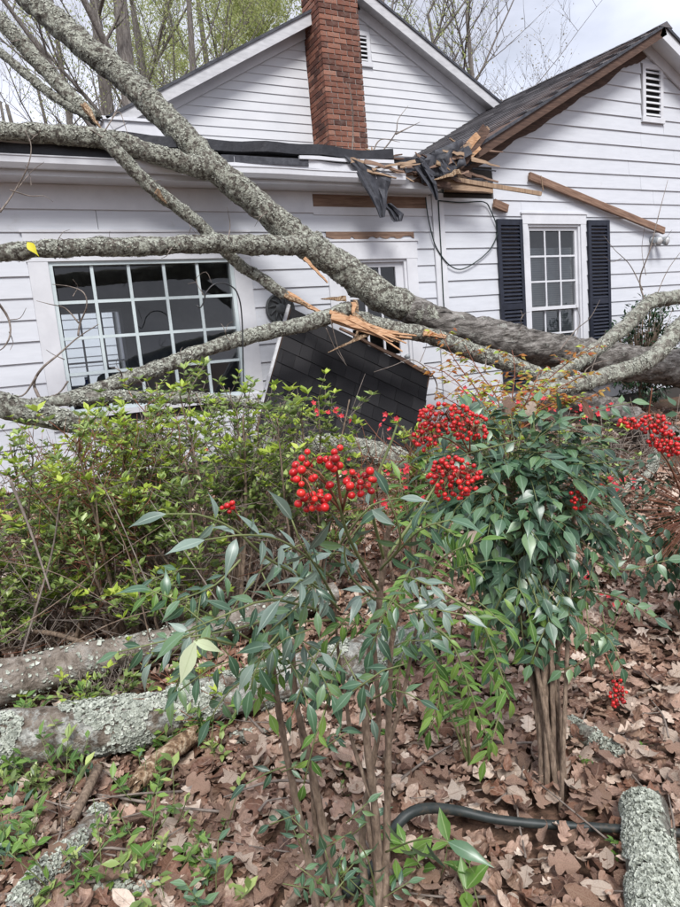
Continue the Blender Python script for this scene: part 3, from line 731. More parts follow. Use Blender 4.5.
for side in (-1, 1):
    b = MB(); g = [[bpt(s, side, y) for s in (0, BL)] for y in (BY-.26, 11.2)]
    b.sheet(g if side < 0 else g[::-1], .05); b.build('rear_roof', 'shingle', house)
    for h0, h1, y0, y1, mt, nm in ((-.17, -.002, BY-.29, BY-.262, 'greytrim', 'rake_board'), (-.10, -.052, BY-.26, BY-.020, 'greytrim', 'rake_soffit'), (-.25, -.104, BY-.05, BY-.021, 'trim', 'frieze_rake'), (-.03, .006, BY-.31, BY-.291, 'felt', 'drip_edge')):
        b = MB(); A = [bpt(0, side, y0, h1), bpt(0, side, y0, h0), bpt(BL, side, y0, h0), bpt(BL, side, y0, h1)]; B = [Vector((p.x, y1, p.z)) for p in A]
        fs = [(0, 1, 2, 3), (7, 6, 5, 4), (0, 3, 7, 4), (1, 5, 6, 2), (0, 4, 5, 1), (2, 6, 7, 3)]
        b.add(A+B, fs if side < 0 else [f[::-1] for f in fs]); b.build(nm, mt, house)
# eave return at the left end of that gable
b = MB(); ez = bz(bxl-.3)-.2
b.box(bxl-.34, bxl+.62, BY-.28, BY-.02, ez, ez+.16); b.box(bxl-.37, bxl+.65, BY-.31, BY-.02, ez+.161, ez+.20); b.box(bxl-.02, bxl+.16, BY-.06, BY-.0215, 3.0, ez-.001)
b.build('eave_return', 'trim', house)

# --- chimney
b = MB(); b.box(CH[0]+.012, CH[1]-.012, CH[2]+.012, CH[3]-.001, 2.9, 7.1); chim = b.build('chimney', 'mortar', house, label='red brick chimney against the rear gable')
bm_ = {}
def brick_mesh(L_):
    k = round(L_, 3)
    if k not in bm_:
        q = bmesh.new(); bmesh.ops.create_cube(q, size=1)
        bmesh.ops.scale(q, vec=(L_, .09, .064), verts=q.verts); bmesh.ops.bevel(q, geom=q.edges[:], offset=.004, segments=1, affect='EDGES')
        me = bpy.data.meshes.new('brick'); q.to_mesh(me); q.free(); me.materials.append(MAT['brick']); bm_[k] = me
    return bm_[k]
rest = MB(); z = 2.92; row = 0
while z < 7.08:
    for face in (0, 1):
        wd = CH[1]-CH[0] if face == 0 else CH[3]-CH[2]-.088
        x = 0; first = True
        while x < wd-.02:
            L_ = .2
            if first and row % 2 == face % 2: L_ = .095
            first = False
            L_ = min(L_, wd-x)
            if wd-x-L_ < .03: L_ = wd-x
            c = x+L_/2; off = random.uniform(-.002, .004)
            if face == 0: M_ = Matrix.Translation((CH[0]+c, CH[2]+.045-off, z+.032))
            else: M_ = Matrix.Translation((CH[0]+.045-off, CH[3]-c, z+.032)) @ Matrix.Rotation(rad(90), 4, 'Z')
            if 3.95 < z < 6.3:
                o = link('brick', brick_mesh(L_-.001), chim); o.matrix_basis = M_ @ Matrix.Rotation(random.uniform(-.012, .012), 4, 'Y')
            else: rest.box(-L_/2, L_/2, -.045, .045, -.032, .032, M_, tint=random.random())
            x += L_+.010
    z += .0745; row += 1
rest.build('brickwork', 'brick', chim, kind='stuff')
b = MB(); b.box(CH[0]-.05, CH[1]+.05, CH[2]-.05, CH[3]+.05, 7.1, 7.22); b.build('chimney_cap', 'mortar', chim)

# --- torn corner of the right roof
def sliver(p0, p1, w0, w1, th, mat, name='splinter', parent=None, rag=.3, **k):
    p0, p1 = Vector(p0), Vector(p1); d = (p1-p0); L_ = d.length; y = d.normalized()
    x = y.cross(Vector((0, -1, .2))).normalized(); zz = x.cross(y)
    b = MB(); n = 7; vs = []
    for i in range(n):
        t = i/(n-1); w_ = w0+(w1-w0)*t; j = w_*rag*random.uniform(-1, 1) if 0 < i < n-1 else 0
        c = p0+d*t+x*j*.4
        vs += [c-x*w_/2-zz*th/2, c+x*(w_/2+j*.3)-zz*th/2, c+x*w_/2+zz*th/2, c-x*(w_/2-j*.2)+zz*th/2]
    fs = [(i*4+q, i*4+(q+1) % 4, (i+1)*4+(q+1) % 4, (i+1)*4+q) for i in range(n-1) for q in range(4)]+[(3, 2, 1, 0), ((n-1)*4, (n-1)*4+1, (n-1)*4+2, (n-1)*4+3)]
    b.add(vs, fs); return b.build(name, mat, parent, **k)
for i in range(80):
    px, py = random.uniform(350, 478), 0
    t = (px-350)/120; py = 163+8*t+random.uniform(-9-14*t*t, 18)*(.4+.6*t); Yp = random.uniform(-.42, -.05)
    a = at(px, py, Yp); d = Vector((random.uniform(.1, .5)*random.choice((1, 1, -1)), random.uniform(-.06, .06), random.uniform(-.12, .10)))
    sliver(a, a+d, random.uniform(.02, .06), random.uniform(.005, .02), random.uniform(.006, .02), random.choice(('lumber', 'brownwood', 'oldwood', 'wallboard', 'felt', 'lumber')), 'splinter', house, rag=.6)
for px, py, px2, py2, w_, mt in ((452, 172, 486, 128, .16, 'brownwood'), (446, 170, 478, 135, .11, 'freshwood'), (425, 182, 492, 190, .12, 'lumber'), (400, 176, 450, 186, .1, 'brownwood'), (415, 172, 470, 150, .14, 'felt'), (462, 158, 488, 128, .07, 'lumber'), (450, 160, 470, 144, .09, 'lumber'), (455, 170, 480, 148, .05, 'freshwood'), (405, 170, 432, 176, .12, 'wallboard'), (385, 168, 425, 172, .08, 'brownwood')):
    sliver(at(px, py, -.22-random.random()*.1), at(px2, py2, -.34), w_, w_*.7, .03, mt, 'broken_timber', house, rag=.25)
# crumpled blue-black underlayment on the torn corner
g = []
for i in range(9):
    row_ = []
    for j in range(6):
        px = 418+i*5.5+j*.8; py = 158+j*5.2-i*2.4
        p = at(px, py, -.36+.07*noise.noise(Vector((i*.9, j*.9, 3)))+.05*math.sin(i*1.7+j)); row_.append(p+Vector((0, 0, .03*noise.noise(Vector((i*.8, j*.8, 8))))))
    g.append(row_)
b = MB(); b.sheet(g, .006); b.build('torn_underlayment', 'felt', house, True)

# wall lamp and the small fittings on the wall
LX, LZ = at(654, 240, -.05).x, at(654, 240, -.05).z
lamp = thing('floodlight', 'small grey floodlight fixed to the right wall below the hanging board', 'light', (LX, -.02, LZ))
b = MB(); b.lathe([(.06, 0), (.06, .03), (.03, .035), (.03, .07)], (LX, -.022, LZ), 16, axis=(0, -1, 0)); b.build('bracket', 'grey_metal', lamp, True)
for dx in (-.06, .08):
    b = MB(); ax = Vector((dx*1.5, -.8, -.25)).normalized()
    b.lathe([(.02, -.03), (.035, 0), (.06, .07), (.062, .10)], (LX+dx, -.10, LZ-.01), 16, axis=ax); h = b.build('lamp_head', 'grey_metal', lamp, True)
    b = MB(); b.lathe([(.055, .098), (.04, .112), (.01, .116)], (LX+dx, -.10, LZ-.01), 16, axis=ax); b.build('lens', 'lampglass', h, True)
b = MB(); c = at(280, 309, -.03)
pl = thing('wall_plaque', 'round weathered grey plaque hanging on the white wall above the shingle panel', 'plaque', (c.x, -.03, c.z))
b.lathe([(.155, 0), (.165, .012), (.16, .03), (.145, .034), (.14, .024), (.06, .022), (.055, .035), (.02, .038)], (c.x, -.024, c.z), 28, axis=(0, -1, 0)); b.build('disc', 'darkmetal', pl, True)
for i in range(10):
    a = i*math.pi/5; b = MB(); b.tube([((c.x+.05*math.cos(a), -.052, c.z+.05*math.sin(a)), .006), ((c.x+.10*math.cos(a+.3), -.058, c.z+.10*math.sin(a+.3)), .011), ((c.x+.14*math.cos(a+.5), -.052, c.z+.14*math.sin(a+.5)), .004)], 6); b.build('ray', 'darkmetal', pl, True)
# things seen through the big window
pot = thing('lidded_pot', 'grey lidded pot standing inside behind the lower left panes', 'pot', (.98, .4, .74))
b = MB(); b.lathe([(.10, 0), (.15, .03), (.17, .14), (.17, .16), (.175, .165)], (.98, .42, .85), 24); b.build('bowl', 'grey_metal', pot, True)
b = MB(); b.lathe([(.176, .166), (.176, .19), (.15, .26), (.08, .31), (.03, .325), (.03, .35)], (.98, .42, .85), 24); b.build('lid', 'grey_metal', pot, True)
tb = thing('side_table', 'low dark table inside behind the big window', 'table', (1.1, .5, .05))
b = MB(); b.box(.62, 1.7, .22, .75, .81, .846); b.build('tabletop', 'roomfloor', tb)
for x in (.66, 1.66):
    for y in (.26, .71): b = MB(); b.box(x-.025, x+.025, y-.025, y+.025, .051, .809); b.build('leg', 'roomfloor', tb)
bo = thing('blue_bottle', 'small blue bottle on the table behind the lower left pane', 'bottle', (.72, .4, .847))
b = MB(); b.lathe([(.035, 0), (.035, .18), (.015, .22), (.015, .25)], (.72, .4, .848), 14); b.build('body', 'bluebottle', bo, True)
b = MB(); b.lathe([(.017, .251), (.017, .275)], (.72, .4, .848), 12); b.build('cap', 'trim', bo, True)
shed = thing('garden_shed', 'white sided shed seen through the room behind the big window', 'shed', (1.6, 6.3, 0))
b = MB(); b.box(.9, 1.9, 6.0, 7.5, 0, 2.6); b.build('wall', 'rearsiding', shed)
b = MB(); b.prism([(.75, 2.602), (1.92, 2.602), (1.4, 3.1)], 5.85, 7.6); b.build('roof', 'shingle', shed)
for i in range(15): board(.9, 1.9, .9, 1.9, .1+i*.165, .275+i*.165, 6.0, .02, 'rearsiding', shed)

# ================================================================== loose boards, flaps, cable
def plank(p0, p1, wd, th, mat, name, label, cat='board', face=Vector((0, -1, 0)), group=None):
    p0, p1 = Vector(p0), Vector(p1); y = (p1-p0).normalized(); z = face-y*face.dot(y); z.normalize(); x = y.cross(z)
    M_ = Matrix((x, y, z)).transposed().to_4x4(); M_.translation = p0
    L_ = (p1-p0).length; q = bmesh.new(); bmesh.ops.create_cube(q, size=1)
    bmesh.ops.scale(q, vec=(wd, L_, th), verts=q.verts); bmesh.ops.translate(q, vec=(0, L_/2, 0), verts=q.verts)
    bmesh.ops.subdivide_edges(q, edges=[e for e in q.edges if abs((e.verts[0].co-e.verts[1].co).y) > L_*.5], cuts=8)
    bmesh.ops.bevel(q, geom=[e for e in q.edges if e.calc_face_angle(0) > 1], offset=min(wd, th)*.12, segments=1, affect='EDGES')
    for v in q.verts:
        v.co.x += .006*noise.noise(Vector((v.co.y*2, 1, p0.x))); v.co.z += .006*noise.noise(Vector((v.co.y*2, 5, p0.x)))
        if v.co.y > L_-.01 or v.co.y < .01: v.co.y += random.uniform(-.012, .012)
    me = bpy.data.meshes.new(name); q.to_mesh(me); q.free(); me.materials.append(MAT[mat])
    return link(name, me, None, label, cat, group, mw=M_)
plank(at(529, 176, -.05), at(664, 231, -.10), .095, .04, 'boardwood', 'hanging_board', 'long brown board hanging diagonally across the right wall above the window')
plank(at(452, 179, -.30), at(541, 194, -.42), .05, .02, 'lumber', 'split_plank', 'pale split plank jutting right from the torn roof corner')
plank(at(440, 184, -.24), at(487, 186, -.2), .10, .035, 'lumber', 'broken_rafter', 'broken rafter lying in the open hole beside the corner post')
plank(at(494, 203, -.06), at(508, 209, -.07), .10, .045, 'boardwood', 'wood_block', 'short brown block of wood on the wall left of the window')
plank(at(541, 176, -.12), at(543, 190, -.10), .012, .01, 'lumber', 'wood_sliver', 'thin pale sliver leaning upright on the hanging board', 'splinter')
def flap(rows, name, label, Y0, wob, seed):   # a hanging sheet traced by rows of (left, right) pixels
    g = []; n = 8
    for i, (l_, r_) in enumerate(rows):
        g.append([at(l_[0]+(r_[0]-l_[0])*j/n, l_[1]+(r_[1]-l_[1])*j/n, Y0+wob*math.sin(j*1.3+i*.5+seed)+.03*noise.noise(Vector((i*.7, j*.7, seed)))) for j in range(n+1)])
    b = MB(); b.sheet(g, .004); return b.build(name, 'felt', None, False, label=label, cat='tar paper')
flap([((344, 155), (392, 176)), ((352, 166), (391, 182)), ((362, 184), (388, 190)), ((370, 197), (387, 198)), ((376, 208), (386, 209)), ((380, 218), (385, 217))], 'tar_paper_flap', 'large torn sheet of tar paper hanging from the eave above the door', -.40, .018, 1)
flap([((381, 205), (391, 203)), ((388, 211), (397, 208)), ((391, 219), (404, 214)), ((394, 222), (402, 221))], 'tar_paper_flap', 'small curled scrap of tar paper dangling below the larger flap', -.36, .02, 2)
flap([((412, 165), (427, 162)), ((418, 174), (432, 172)), ((427, 184), (437, 184)), ((433, 194), (438, 193)), ((436, 200), (438, 200))], 'tar_paper_flap', 'narrow dark strip of tar paper hanging beside the corner post', -.42, .02, 3)
flap([((425, 160), (452, 158)), ((424, 166), (456, 165)), ((428, 172), (458, 172)), ((432, 176), (456, 177))], 'tar_paper_flap', 'crumpled blue-grey underlayment draped over the torn roof corner', -.40, .05, 4)
def wire(pxs, Y, r, name, mat, label, cat):
    b = MB(); b.tube([(at(x, y, Y if not isinstance(Y, (list, tuple)) else Y[i]), r) for i, (x, y) in enumerate(pxs)], 8, step=.03); return b.build(name, mat, None, True, label=label, cat=cat)
c2 = lambda L_: [(430+x/4.538, 120+y/4.538) for x, y in L_]
wire(c2([(38, 366), (140, 374), (245, 372), (275, 410), (303, 480), (305, 520), (270, 590), (200, 650), (135, 678), (80, 650), (25, 570), (0, 480), (-12, 420), (-20, 350)]), -.045, .007, 'loose_cable', 'cable', 'thin loose cable looping down the wall left of the shutter', 'cable')
wire(c2([(38, 366), (44, 480), (52, 620), (60, 790), (64, 850)]), -.042, .007, 'wall_cable', 'cable', 'straight thin cable running down the wall beside the corner post', 'cable')

# ================================================================== fallen roof panel
A, B_, C_ = at(291, 308, -.42), at(430, 376, -.58), at(256, 430, -.85)
u = (B_-A); PW = u.length; u.normalize(); v = C_-A; v = v-u*v.dot(u); PH = v.length*1.0; v.normalize(); nn = u.cross(v)
if nn.y > 0: nn = -nn
panel = thing('roof_panel', 'slab of fallen roof with charcoal shingles leaning below the broken limbs', 'roof panel', tuple(A+u*PW/2+v*PH))
b = MB(); P4 = lambda s, t, h: A+u*s+v*t+nn*h
q = [P4(0, 0, 0), P4(PW, 0, 0), P4(PW, PH, 0), P4(0, PH, 0), P4(0, 0, -.035), P4(PW, 0, -.035), P4(PW, PH, -.035), P4(0, PH, -.035)]
b.add(q, [(0, 1, 2, 3), (7, 6, 5, 4), (0, 4, 5, 1), (1, 5, 6, 2), (2, 6, 7, 3), (3, 7, 4, 0)]); b.build('decking', 'brownwood', panel)
b = MB()
for i in range(14): b.add([P4(0, 0, 0)+Vector((0, 0, 0))], [])
e = .15; r_ = 0; t = 0
while t < PH-.02:
    s = -random.uniform(0, .2)
    while s < PW-.02:
        w_ = random.choice((.13, .17, .22, .28)); s0, s1 = max(s, 0)+.003, min(s+w_, PW+random.uniform(-.05, .02)); t1 = min(t+e+.02, PH)
        if s1-s0 > .03:
            h = random.uniform(.012, .018); b = MB()
            vs = [P4(s0, t, .003), P4(s1, t, .003), P4(s1, t1, .003), P4(s0, t1, .003), P4(s0, t, .006), P4(s1, t, .006), P4(s1, t1, h), P4(s0, t1, h+random.uniform(-.003, .004))]
            b.add(vs, [(4, 5, 6, 7), (7, 6, 2, 3), (4, 7, 3, 0), (5, 1, 2, 6), (0, 1, 5, 4)], tint=random.random()); b.build('shingle', 'blackshingle', panel)
        s += w_
    t += e; r_ += 1
sliver(P4(.55, -.03, .012), P4(PW+.02, -.01, .012), .02, .045, .03, 'wallboard', 'edge_board', panel, rag=.7)
b = MB(); b.box(-.005, .0, 0, 0, 0, 0)
sliver(P4(-.03, -.02, .0), P4(-.02, PH*.95, .0), .028, .024, .03, 'greytrim', 'edge_trim', panel, rag=.05)

# ================================================================== fallen tree
ft = thing('fallen_tree', 'big lichen-covered tree fallen across the house and its roof edge', 'tree', tuple(at(760, 400, -1.4).xy.to_3d()))
def lichen_on(P, seed, amp, freq, n_, parent, mat, smin, smax, thr=-.06, back=-.3, hmax=.008):
    S_ = spline(P, .02); b = MB(); so = Vector((seed*7.3, seed*3.1, seed*1.7)); made = 0; tries = 0
    while made < n_ and tries < n_*6:
        tries += 1
        i = random.randrange(1, len(S_)-1); p, r = S_[i]; d = (S_[i+1][0]-S_[i-1][0]).normalized()
        a = random.uniform(0, 2*math.pi); fr = Vector((0, 0, 1)).cross(d).normalized(); bi = d.cross(fr); o = fr*math.cos(a)+bi*math.sin(a)
        if o.dot(CAM-p) < back*r: continue
        p = p+d*random.uniform(-.01, .01)
        if noise.noise((p+o*r)*9+Vector((seed, 0, 0))) < thr: continue
        rr = r*(1+amp*noise.fractal((p+o*r)*freq+so, .75, 2.2, 5))
        c = p+o*(rr+.001); s = random.uniform(smin, smax); t1 = o.orthogonal().normalized(); t2 = o.cross(t1); n = 6; vs = [c+o*.0005]; ph = random.uniform(0, 6)
        for k in range(n):
            aa = ph+2*math.pi*k/n; vs.append(c+(t1*math.cos(aa)+t2*math.sin(aa))*s*random.uniform(.5, 1.2)+o*random.uniform(.001, hmax))
        b.add(vs, [(0, 1+k, 1+(k+1) % n) for k in range(n)], tint=random.random()*.999); made += 1
    b.build('lichen', mat, parent, kind='stuff')
def limb(pts, name='limb', mat='bark', segs=28, amp=.19, freq=10, step=.024, parent=None, seed=1, ragged=0, top=True, flakes=900, **k):
    """pts: (px, py, radius in px, Y plane)"""
    P = []
    for x, y, r, Y in pts:
        p = at(x, y, Y); P.append((p, r*depth(p)/F*(.93 if mat == 'bark' else 1)))
    b = MB(); b.tube(P, segs, amp, freq, step, seed=seed, ragged=ragged)
    o = b.build(name, mat, parent or ft, True, **k)
    if flakes and mat == 'bark': lichen_on(P, seed, amp, freq, int(flakes*1.5), o, 'barklichen', .004, .012, .04, -.2, .005)
    return o
limb([(950, 452, 30, -1.7), (840, 412, 27, -1.55), (740, 386, 22, -1.4), (680, 369, 18, -1.3), (640, 364, 17, -1.2), (580, 355, 16.5, -1.12), (540, 348, 16.5, -1.08), (506, 340, 17, -1.02), (453, 327, 15, -.93), (428, 317, 13.5, -.89), (405, 307, 14.5, -.86)], 'trunk', 'trunkbark', 52, .20, 6, .025, seed=2)
limb([(440, 322, 13, -.91), (428, 317.5, 13.5, -.89), (405, 307, 15.5, -.85), (380, 295, 17, -.8), (358, 280, 16.5, -.74), (335, 263, 16, -.69), (301, 241, 15, -.62), (260, 206, 14, -.54), (210, 164, 14, -.44), (165, 117, 13.5, -.25), (115, 69, 13.5, .02), (84, 46, 13.5, .16), (34, 2, 13, .45), (0, -28, 12.5, .65), (-60, -80, 11, 1.0), (-150, -150, 7, 1.5)], 'upper_trunk', 'bark', 44, .20, 8, .022, seed=3, flakes=3600)
limb([(318, 243, 12, -.66), (290, 246, 10, -.72), (265, 245, 10, -.78), (200, 244, 9.5, -.86), (150, 247, 10, -.9), (100, 247, 10, -.95), (50, 249, 9.5, -1.0), (0, 253, 9, -1.05), (-60, 257, 8.5, -1.1), (-160, 262, 7, -1.2)], seed=4)
limb([(222, 172, 11.5, -.46), (200, 167, 11, -.48), (175, 160, 10.5, -.47), (150, 153, 10, -.45), (120, 142, 10, -.43), (90, 137, 10, -.43), (50, 134, 9.5, -.43), (0, 131, 9, -.44), (-80, 128, 8, -.46), (-180, 126, 6, -.5)], seed=5)
limb([(-60, -45, 6.5, .3), (0, 20, 7.5, .1), (30, 52, 8, 0), (52, 77, 8, -.1), (75, 101, 7.5, -.22), (95, 119, 6.5, -.3)], seed=6, ragged=.05)
limb([(104, 138, 6.5, -.66), (122, 157, 7.5, -.68), (150, 186, 7, -.66), (176, 206, 7, -.64), (204, 229, 6.5, -.62), (235, 261, 6, -.6), (262, 279, 6, -.62), (284, 295, 6, -.64)], seed=7, ragged=.05)
limb([(-60, 5, 3, .3), (0, 52, 4, .12), (40, 86, 4.5, -.05), (70, 106, 5, -.2), (92, 117, 5.5, -.3)], seed=8)
limb([(350, 308, 8, -.95), (330, 316, 8, -1.0), (300, 325, 8, -1.05), (250, 336, 8, -1.1), (205, 350, 7.5, -1.15), (165, 366, 8, -1.2), (131, 377, 8, -1.28), (98, 389, 7, -1.35), (60, 400, 6.5, -1.42), (20, 408, 6, -1.5)], seed=9)
limb([(352, 318, 9, -.98), (375, 324, 9, -1.02), (400, 331, 8.5, -1.06), (426, 335, 8.5, -1.12), (453, 344, 9, -1.18), (479, 354, 9, -1.25), (506, 362, 9, -1.35), (540, 376, 8, -1.5), (575, 392, 7, -1.7)], 'limb', 'bark', seed=10)
# fresh split wood at the breaks
def fresh(pts, n, spread, name='split_wood'):
    for i in range(n):
        q = [at(x+random.uniform(-spread, spread), y+random.uniform(-spread, spread), Y+random.uniform(-.04, .04)) for x, y, Y in pts]
        sliver(q[0], q[-1]+(q[-1]-q[0])*random.uniform(-.25, .15), random.uniform(.025, .06), random.uniform(.004, .014), random.uniform(.008, .022), random.choice(('freshwood', 'freshwood', 'oldwood')), name, ft, rag=.5)
fresh([(80, 104, -.26), (104, 130, -.42)], 4, 2.5)
fresh([(284, 294, -.68), (326, 316, -.80)], 4, 3); fresh([(318, 312, -.86), (336, 320, -.95)], 2, 3)
fresh([(334, 316, -1.08), (396, 340, -1.16)], 7, 5); fresh([(352, 316, -1.1), (396, 346, -1.18)], 4, 3); fresh([(362, 320, -1.06), (354, 344, -1.14)], 2, 5); fresh([(368, 334, -1.08), (330, 352, -1.18)], 2, 2)
fresh([(352, 300, -1.0), (358, 330, -1.1)], 3, 4); fresh([(360, 328, -1.1), (410, 336, -1.2)], 3, 4)
fresh([(424, 333, -1.22), (446, 338, -1.25)], 3, 2.5); fresh([(346, 298, -.98), (322, 299, -.98)], 1, 1)
fresh([(305, 258, -.82), (328, 284, -.86)], 1, 2); fresh([(156, 190, -.75), (166, 202, -.75)], 1, 1)
for s in range(0):
    a = at(345+random.uniform(-10, 14), 315+random.uniform(-6, 12), -1.1-random.random()*.08); d = jit(1)*.26; d.z -= .05; d.y *= .3
    sliver(a, a+d, random.uniform(.03, .07), .006, .012, 'freshwood', 'split_wood', ft)
# bare twigs on the limbs
def twig(pxs, Y, r, mat='twig', parent=None, name='twig'):
    b = MB(); n = len(pxs); b.tube([(at(x, y, Y+.06*math.sin(i*1.9)), max(.0016, r*(1-.75*i/(n-1)))) for i, (x, y) in enumerate(pxs)], 6, .1, 30, .03); return b.build(name, mat, parent or ft, True)
c3 = lambda L_: [(x/4.123, 180+y/4.123) for x, y in L_]
twig(c3([(165, 905), (140, 840), (170, 780), (240, 720), (320, 650), (405, 595)]), -1.5, .012); twig(c3([(322, 640), (330, 590), (357, 520), (345, 465), (290, 440), (215, 430)]), -1.52, .008)
twig(c3([(325, 590), (270, 530), (205, 512), (150, 498)]), -1.54, .006); twig(c3([(150, 810), (90, 890), (0, 870)]), -1.5, .008); twig(c3([(280, 830), (240, 880), (170, 900)]), -1.5, .007)
twig(c3([(265, 740), (220, 720), (190, 700)]), -1.5, .004); twig(c3([(300, 480), (320, 440), (300, 410)]), -1.52, .003)
twig([(0, 212), (14, 192), (27, 168), (31, 146), (24, 128)], -1.05, .008); twig([(10, 190), (30, 196), (44, 196), (53, 202)], -1.06, .005); twig([(18, 188), (31, 172), (44, 162)], -1.06, .004); twig([(31, 186), (30, 176), (25, 165)], -1.06, .003)
twig([(-4, 300), (8, 318), (10, 335), (3, 348), (-6, 352)], -1.3, .01); twig([(8, 320), (20, 318), (26, 308)], -1.32, .004); twig([(9, 332), (13, 342), (10, 350)], -1.32, .004)
twig([(228, 240), (230, 225), (227, 207)], -.9, .006); twig([(104, 132), (118, 112), (125, 126), (132, 150)], -.55, .006); twig([(112, 118), (122, 98), (118, 84)], -.5, .005)
twig([(435, 400), (437, 385), (430, 372), (418, 362), (408, 360), (392, 366), (374, 372)], -1.3, .008); twig([(420, 362), (425, 350), (427, 342)], -1.3, .004); twig([(436, 388), (448, 392), (460, 400)], -1.3, .005); twig([(432, 376), (446, 382)], -1.3, .003)
twig([(330, 318), (338, 348), (345, 362)], -1.2, .005); twig([(326, 328), (336, 350), (347, 366)], -1.2, .004)
twig([(204, 296), (196, 280), (206, 272), (212, 284)], -1.3, .003); twig([(196, 282), (188, 284)], -1.3, .002)
twig([(560, 350), (576, 330), (590, 318), (600, 300)], -1.6, .007); twig([(575, 340), (580, 320), (576, 305)], -1.6, .004); twig([(485, 372), (486, 358), (484, 350)], -1.6, .01)
rt_ = random.Random(5)
for x, y, Y in ((60, 250, -1.0), (130, 247, -.92), (180, 244, -.88), (90, 130, -.45), (40, 130, -.45), (150, 190, -.7), (190, 220, -.66), (230, 340, -1.15), (180, 360, -1.2), (120, 380, -1.3), (270, 205, -.6), (140, 95, -.2), (60, 30, .3), (470, 345, -1.2), (500, 350, -1.3), (520, 330, -1.1), (600, 345, -1.2), (25, 40, .05), (45, 68, -.05)):
    a_ = rt_.uniform(0, 6.283); L0 = rt_.uniform(14, 34); q_ = [(x, y)]
    for k_ in range(4): a_ += rt_.uniform(-.7, .7); q_.append((q_[-1][0]+math.cos(a_)*L0/4, q_[-1][1]+math.sin(a_)*L0/4*.9))
    twig(q_, Y-.1, rt_.uniform(.004, .008))
    twig([q_[2], (q_[2][0]+math.cos(a_+.9)*8, q_[2][1]+math.sin(a_+.9)*8), (q_[2][0]+math.cos(a_+1.2)*13, q_[2][1]+math.sin(a_+1.2)*13)], Y-.1, .003)
def one_leaf(p, d, nrm, s, mat, name, label, kind='nandina', i=1):
    return link(name, tmesh(kind, i, mat), None, label, 'leaf', mw=frame_mat(p, d, nrm, s))
one_leaf(at(27, 242, -1.13), RT*.5-UP*.6, -FW+UP*.3, .13, 'yellowleaf', 'yellow_leaf', 'bright yellow leaf stuck on the limb at the left edge')
# roof debris twigs by the chimney
tw = thing('dead_branch', 'thin dead branch lying on the roof below the brick chimney', 'branch', tuple(at(365, 158, .2)))
for pxs in ([(368, 165), (385, 148), (396, 132), (398, 120), (408, 106)], [(396, 134), (408, 128), (420, 122)], [(352, 158), (353, 130), (352, 100), (346, 82)], [(330, 158), (340, 150), (348, 156)], [(370, 160), (380, 140), (400, 142)]):
    twig(pxs, .1, .010, parent=tw, name='stem')
for i in range(7): a = at(338+i*7, 156+random.uniform(-5, 3), -.1); sliver(a, a+Vector((random.uniform(-.2, .3), .05, random.uniform(-.02, .12))), .03, .01, .01, 'lumber', 'bark_strip', tw)

# separate broken branches
def branch(name, label, pts, mat='bark', seed=1, cat='branch', twigs=(), amp=.2, ragged=.02, ends=None, freq=10, step=.03, segs=16):
    P = []
    for x, y, r, Y in pts: p = at(x, y, Y); P.append((p, r*depth(p)/F))
    t = thing(name, label, cat, tuple(P[-1][0])); b = MB(); b.tube(P, 24, amp, freq, .024, seed=seed, ragged=ragged); o = b.build('wood', mat, t, True)
    if mat != 'trunkbark': lichen_on(P, seed, amp, freq, 900, o, 'barklichen', .004, .014, .0, -.2, .009)
    for pxs, Y, r in twigs: twig(pxs, Y, r, parent=t)
    return t
branch('broken_branch', 'upper pale lichened branch crossing in front of the trunk at the right', [(760, 282, 7, -1.9), (680, 297, 7, -2.0), (653, 301, 7, -2.05), (640, 312, 7, -2.1), (620, 331, 7, -2.15), (599, 347, 7, -2.2), (578, 362, 7, -2.3), (553, 377, 7, -2.4), (530, 394, 7, -2.5), (500, 425, 6.5, -2.6)], 'palebark', 21,
       twigs=[([(646, 304), (640, 280), (650, 250), (660, 210), (668, 180)], -2.05, .009), ([(643, 290), (630, 265), (615, 250), (604, 236)], -2.05, .006), ([(646, 275), (642, 250), (645, 225)], -2.05, .004), ([(655, 300), (668, 270), (690, 240)], -2.0, .006), ([(652, 245), (664, 240), (672, 230)], -2.05, .003), ([(622, 258), (612, 262), (604, 256)], -2.05, .003)])
branch('broken_branch', 'lower pale branch with a bare orange scar crossing the trunk at the right', [(760, 268, 8, -2.3), (690, 318, 8, -2.35), (666, 343, 8, -2.4), (653, 358, 8, -2.42), (630, 368, 8, -2.45), (603, 377, 8, -2.5), (578, 384, 8, -2.55), (548, 392, 7.5, -2.6), (510, 412, 7, -2.7)], 'palebark', 22,
       twigs=[([(585, 382), (586, 370), (600, 362), (614, 360)], -2.5, .008), ([(588, 380), (598, 352), (606, 330)], -2.5, .005)])
branch('dead_log', 'dull grey dead log lying under the trunk behind the right berries', [(720, 475, 14, -2.1), (680, 450, 15, -2.2), (640, 428, 15, -2.3), (600, 408, 14, -2.4), (560, 396, 12, -2.5), (520, 400, 9, -2.6)], 'trunkbark', 23)
branch('fallen_branch', 'thick lichened branch at the left edge below the big window', [(-120, 380, 13, -2.3), (-30, 397, 13, -2.35), (0, 405, 13, -2.4), (40, 416, 12, -2.45), (80, 424, 10, -2.5), (130, 436, 9, -2.6), (180, 450, 7, -2.7)], 'bark', 24)
branch('fallen_branch', 'smooth pale branch just under the window in front of the hedge top', [(30, 404, 5, -1.7), (60, 401, 5.5, -1.68), (100, 397, 6, -1.66), (150, 397, 6, -1.64), (215, 399, 5, -1.62), (260, 405, 4, -1.6)], 'palebark', 25)
branch('weathered_log', 'pale weathered log lying behind the front berry cluster', [(286, 452, 8, -2.6), (320, 444, 10, -2.65), (360, 450, 11, -2.7), (400, 460, 11, -2.75), (440, 470, 9, -2.8)], 'palebark', 26)
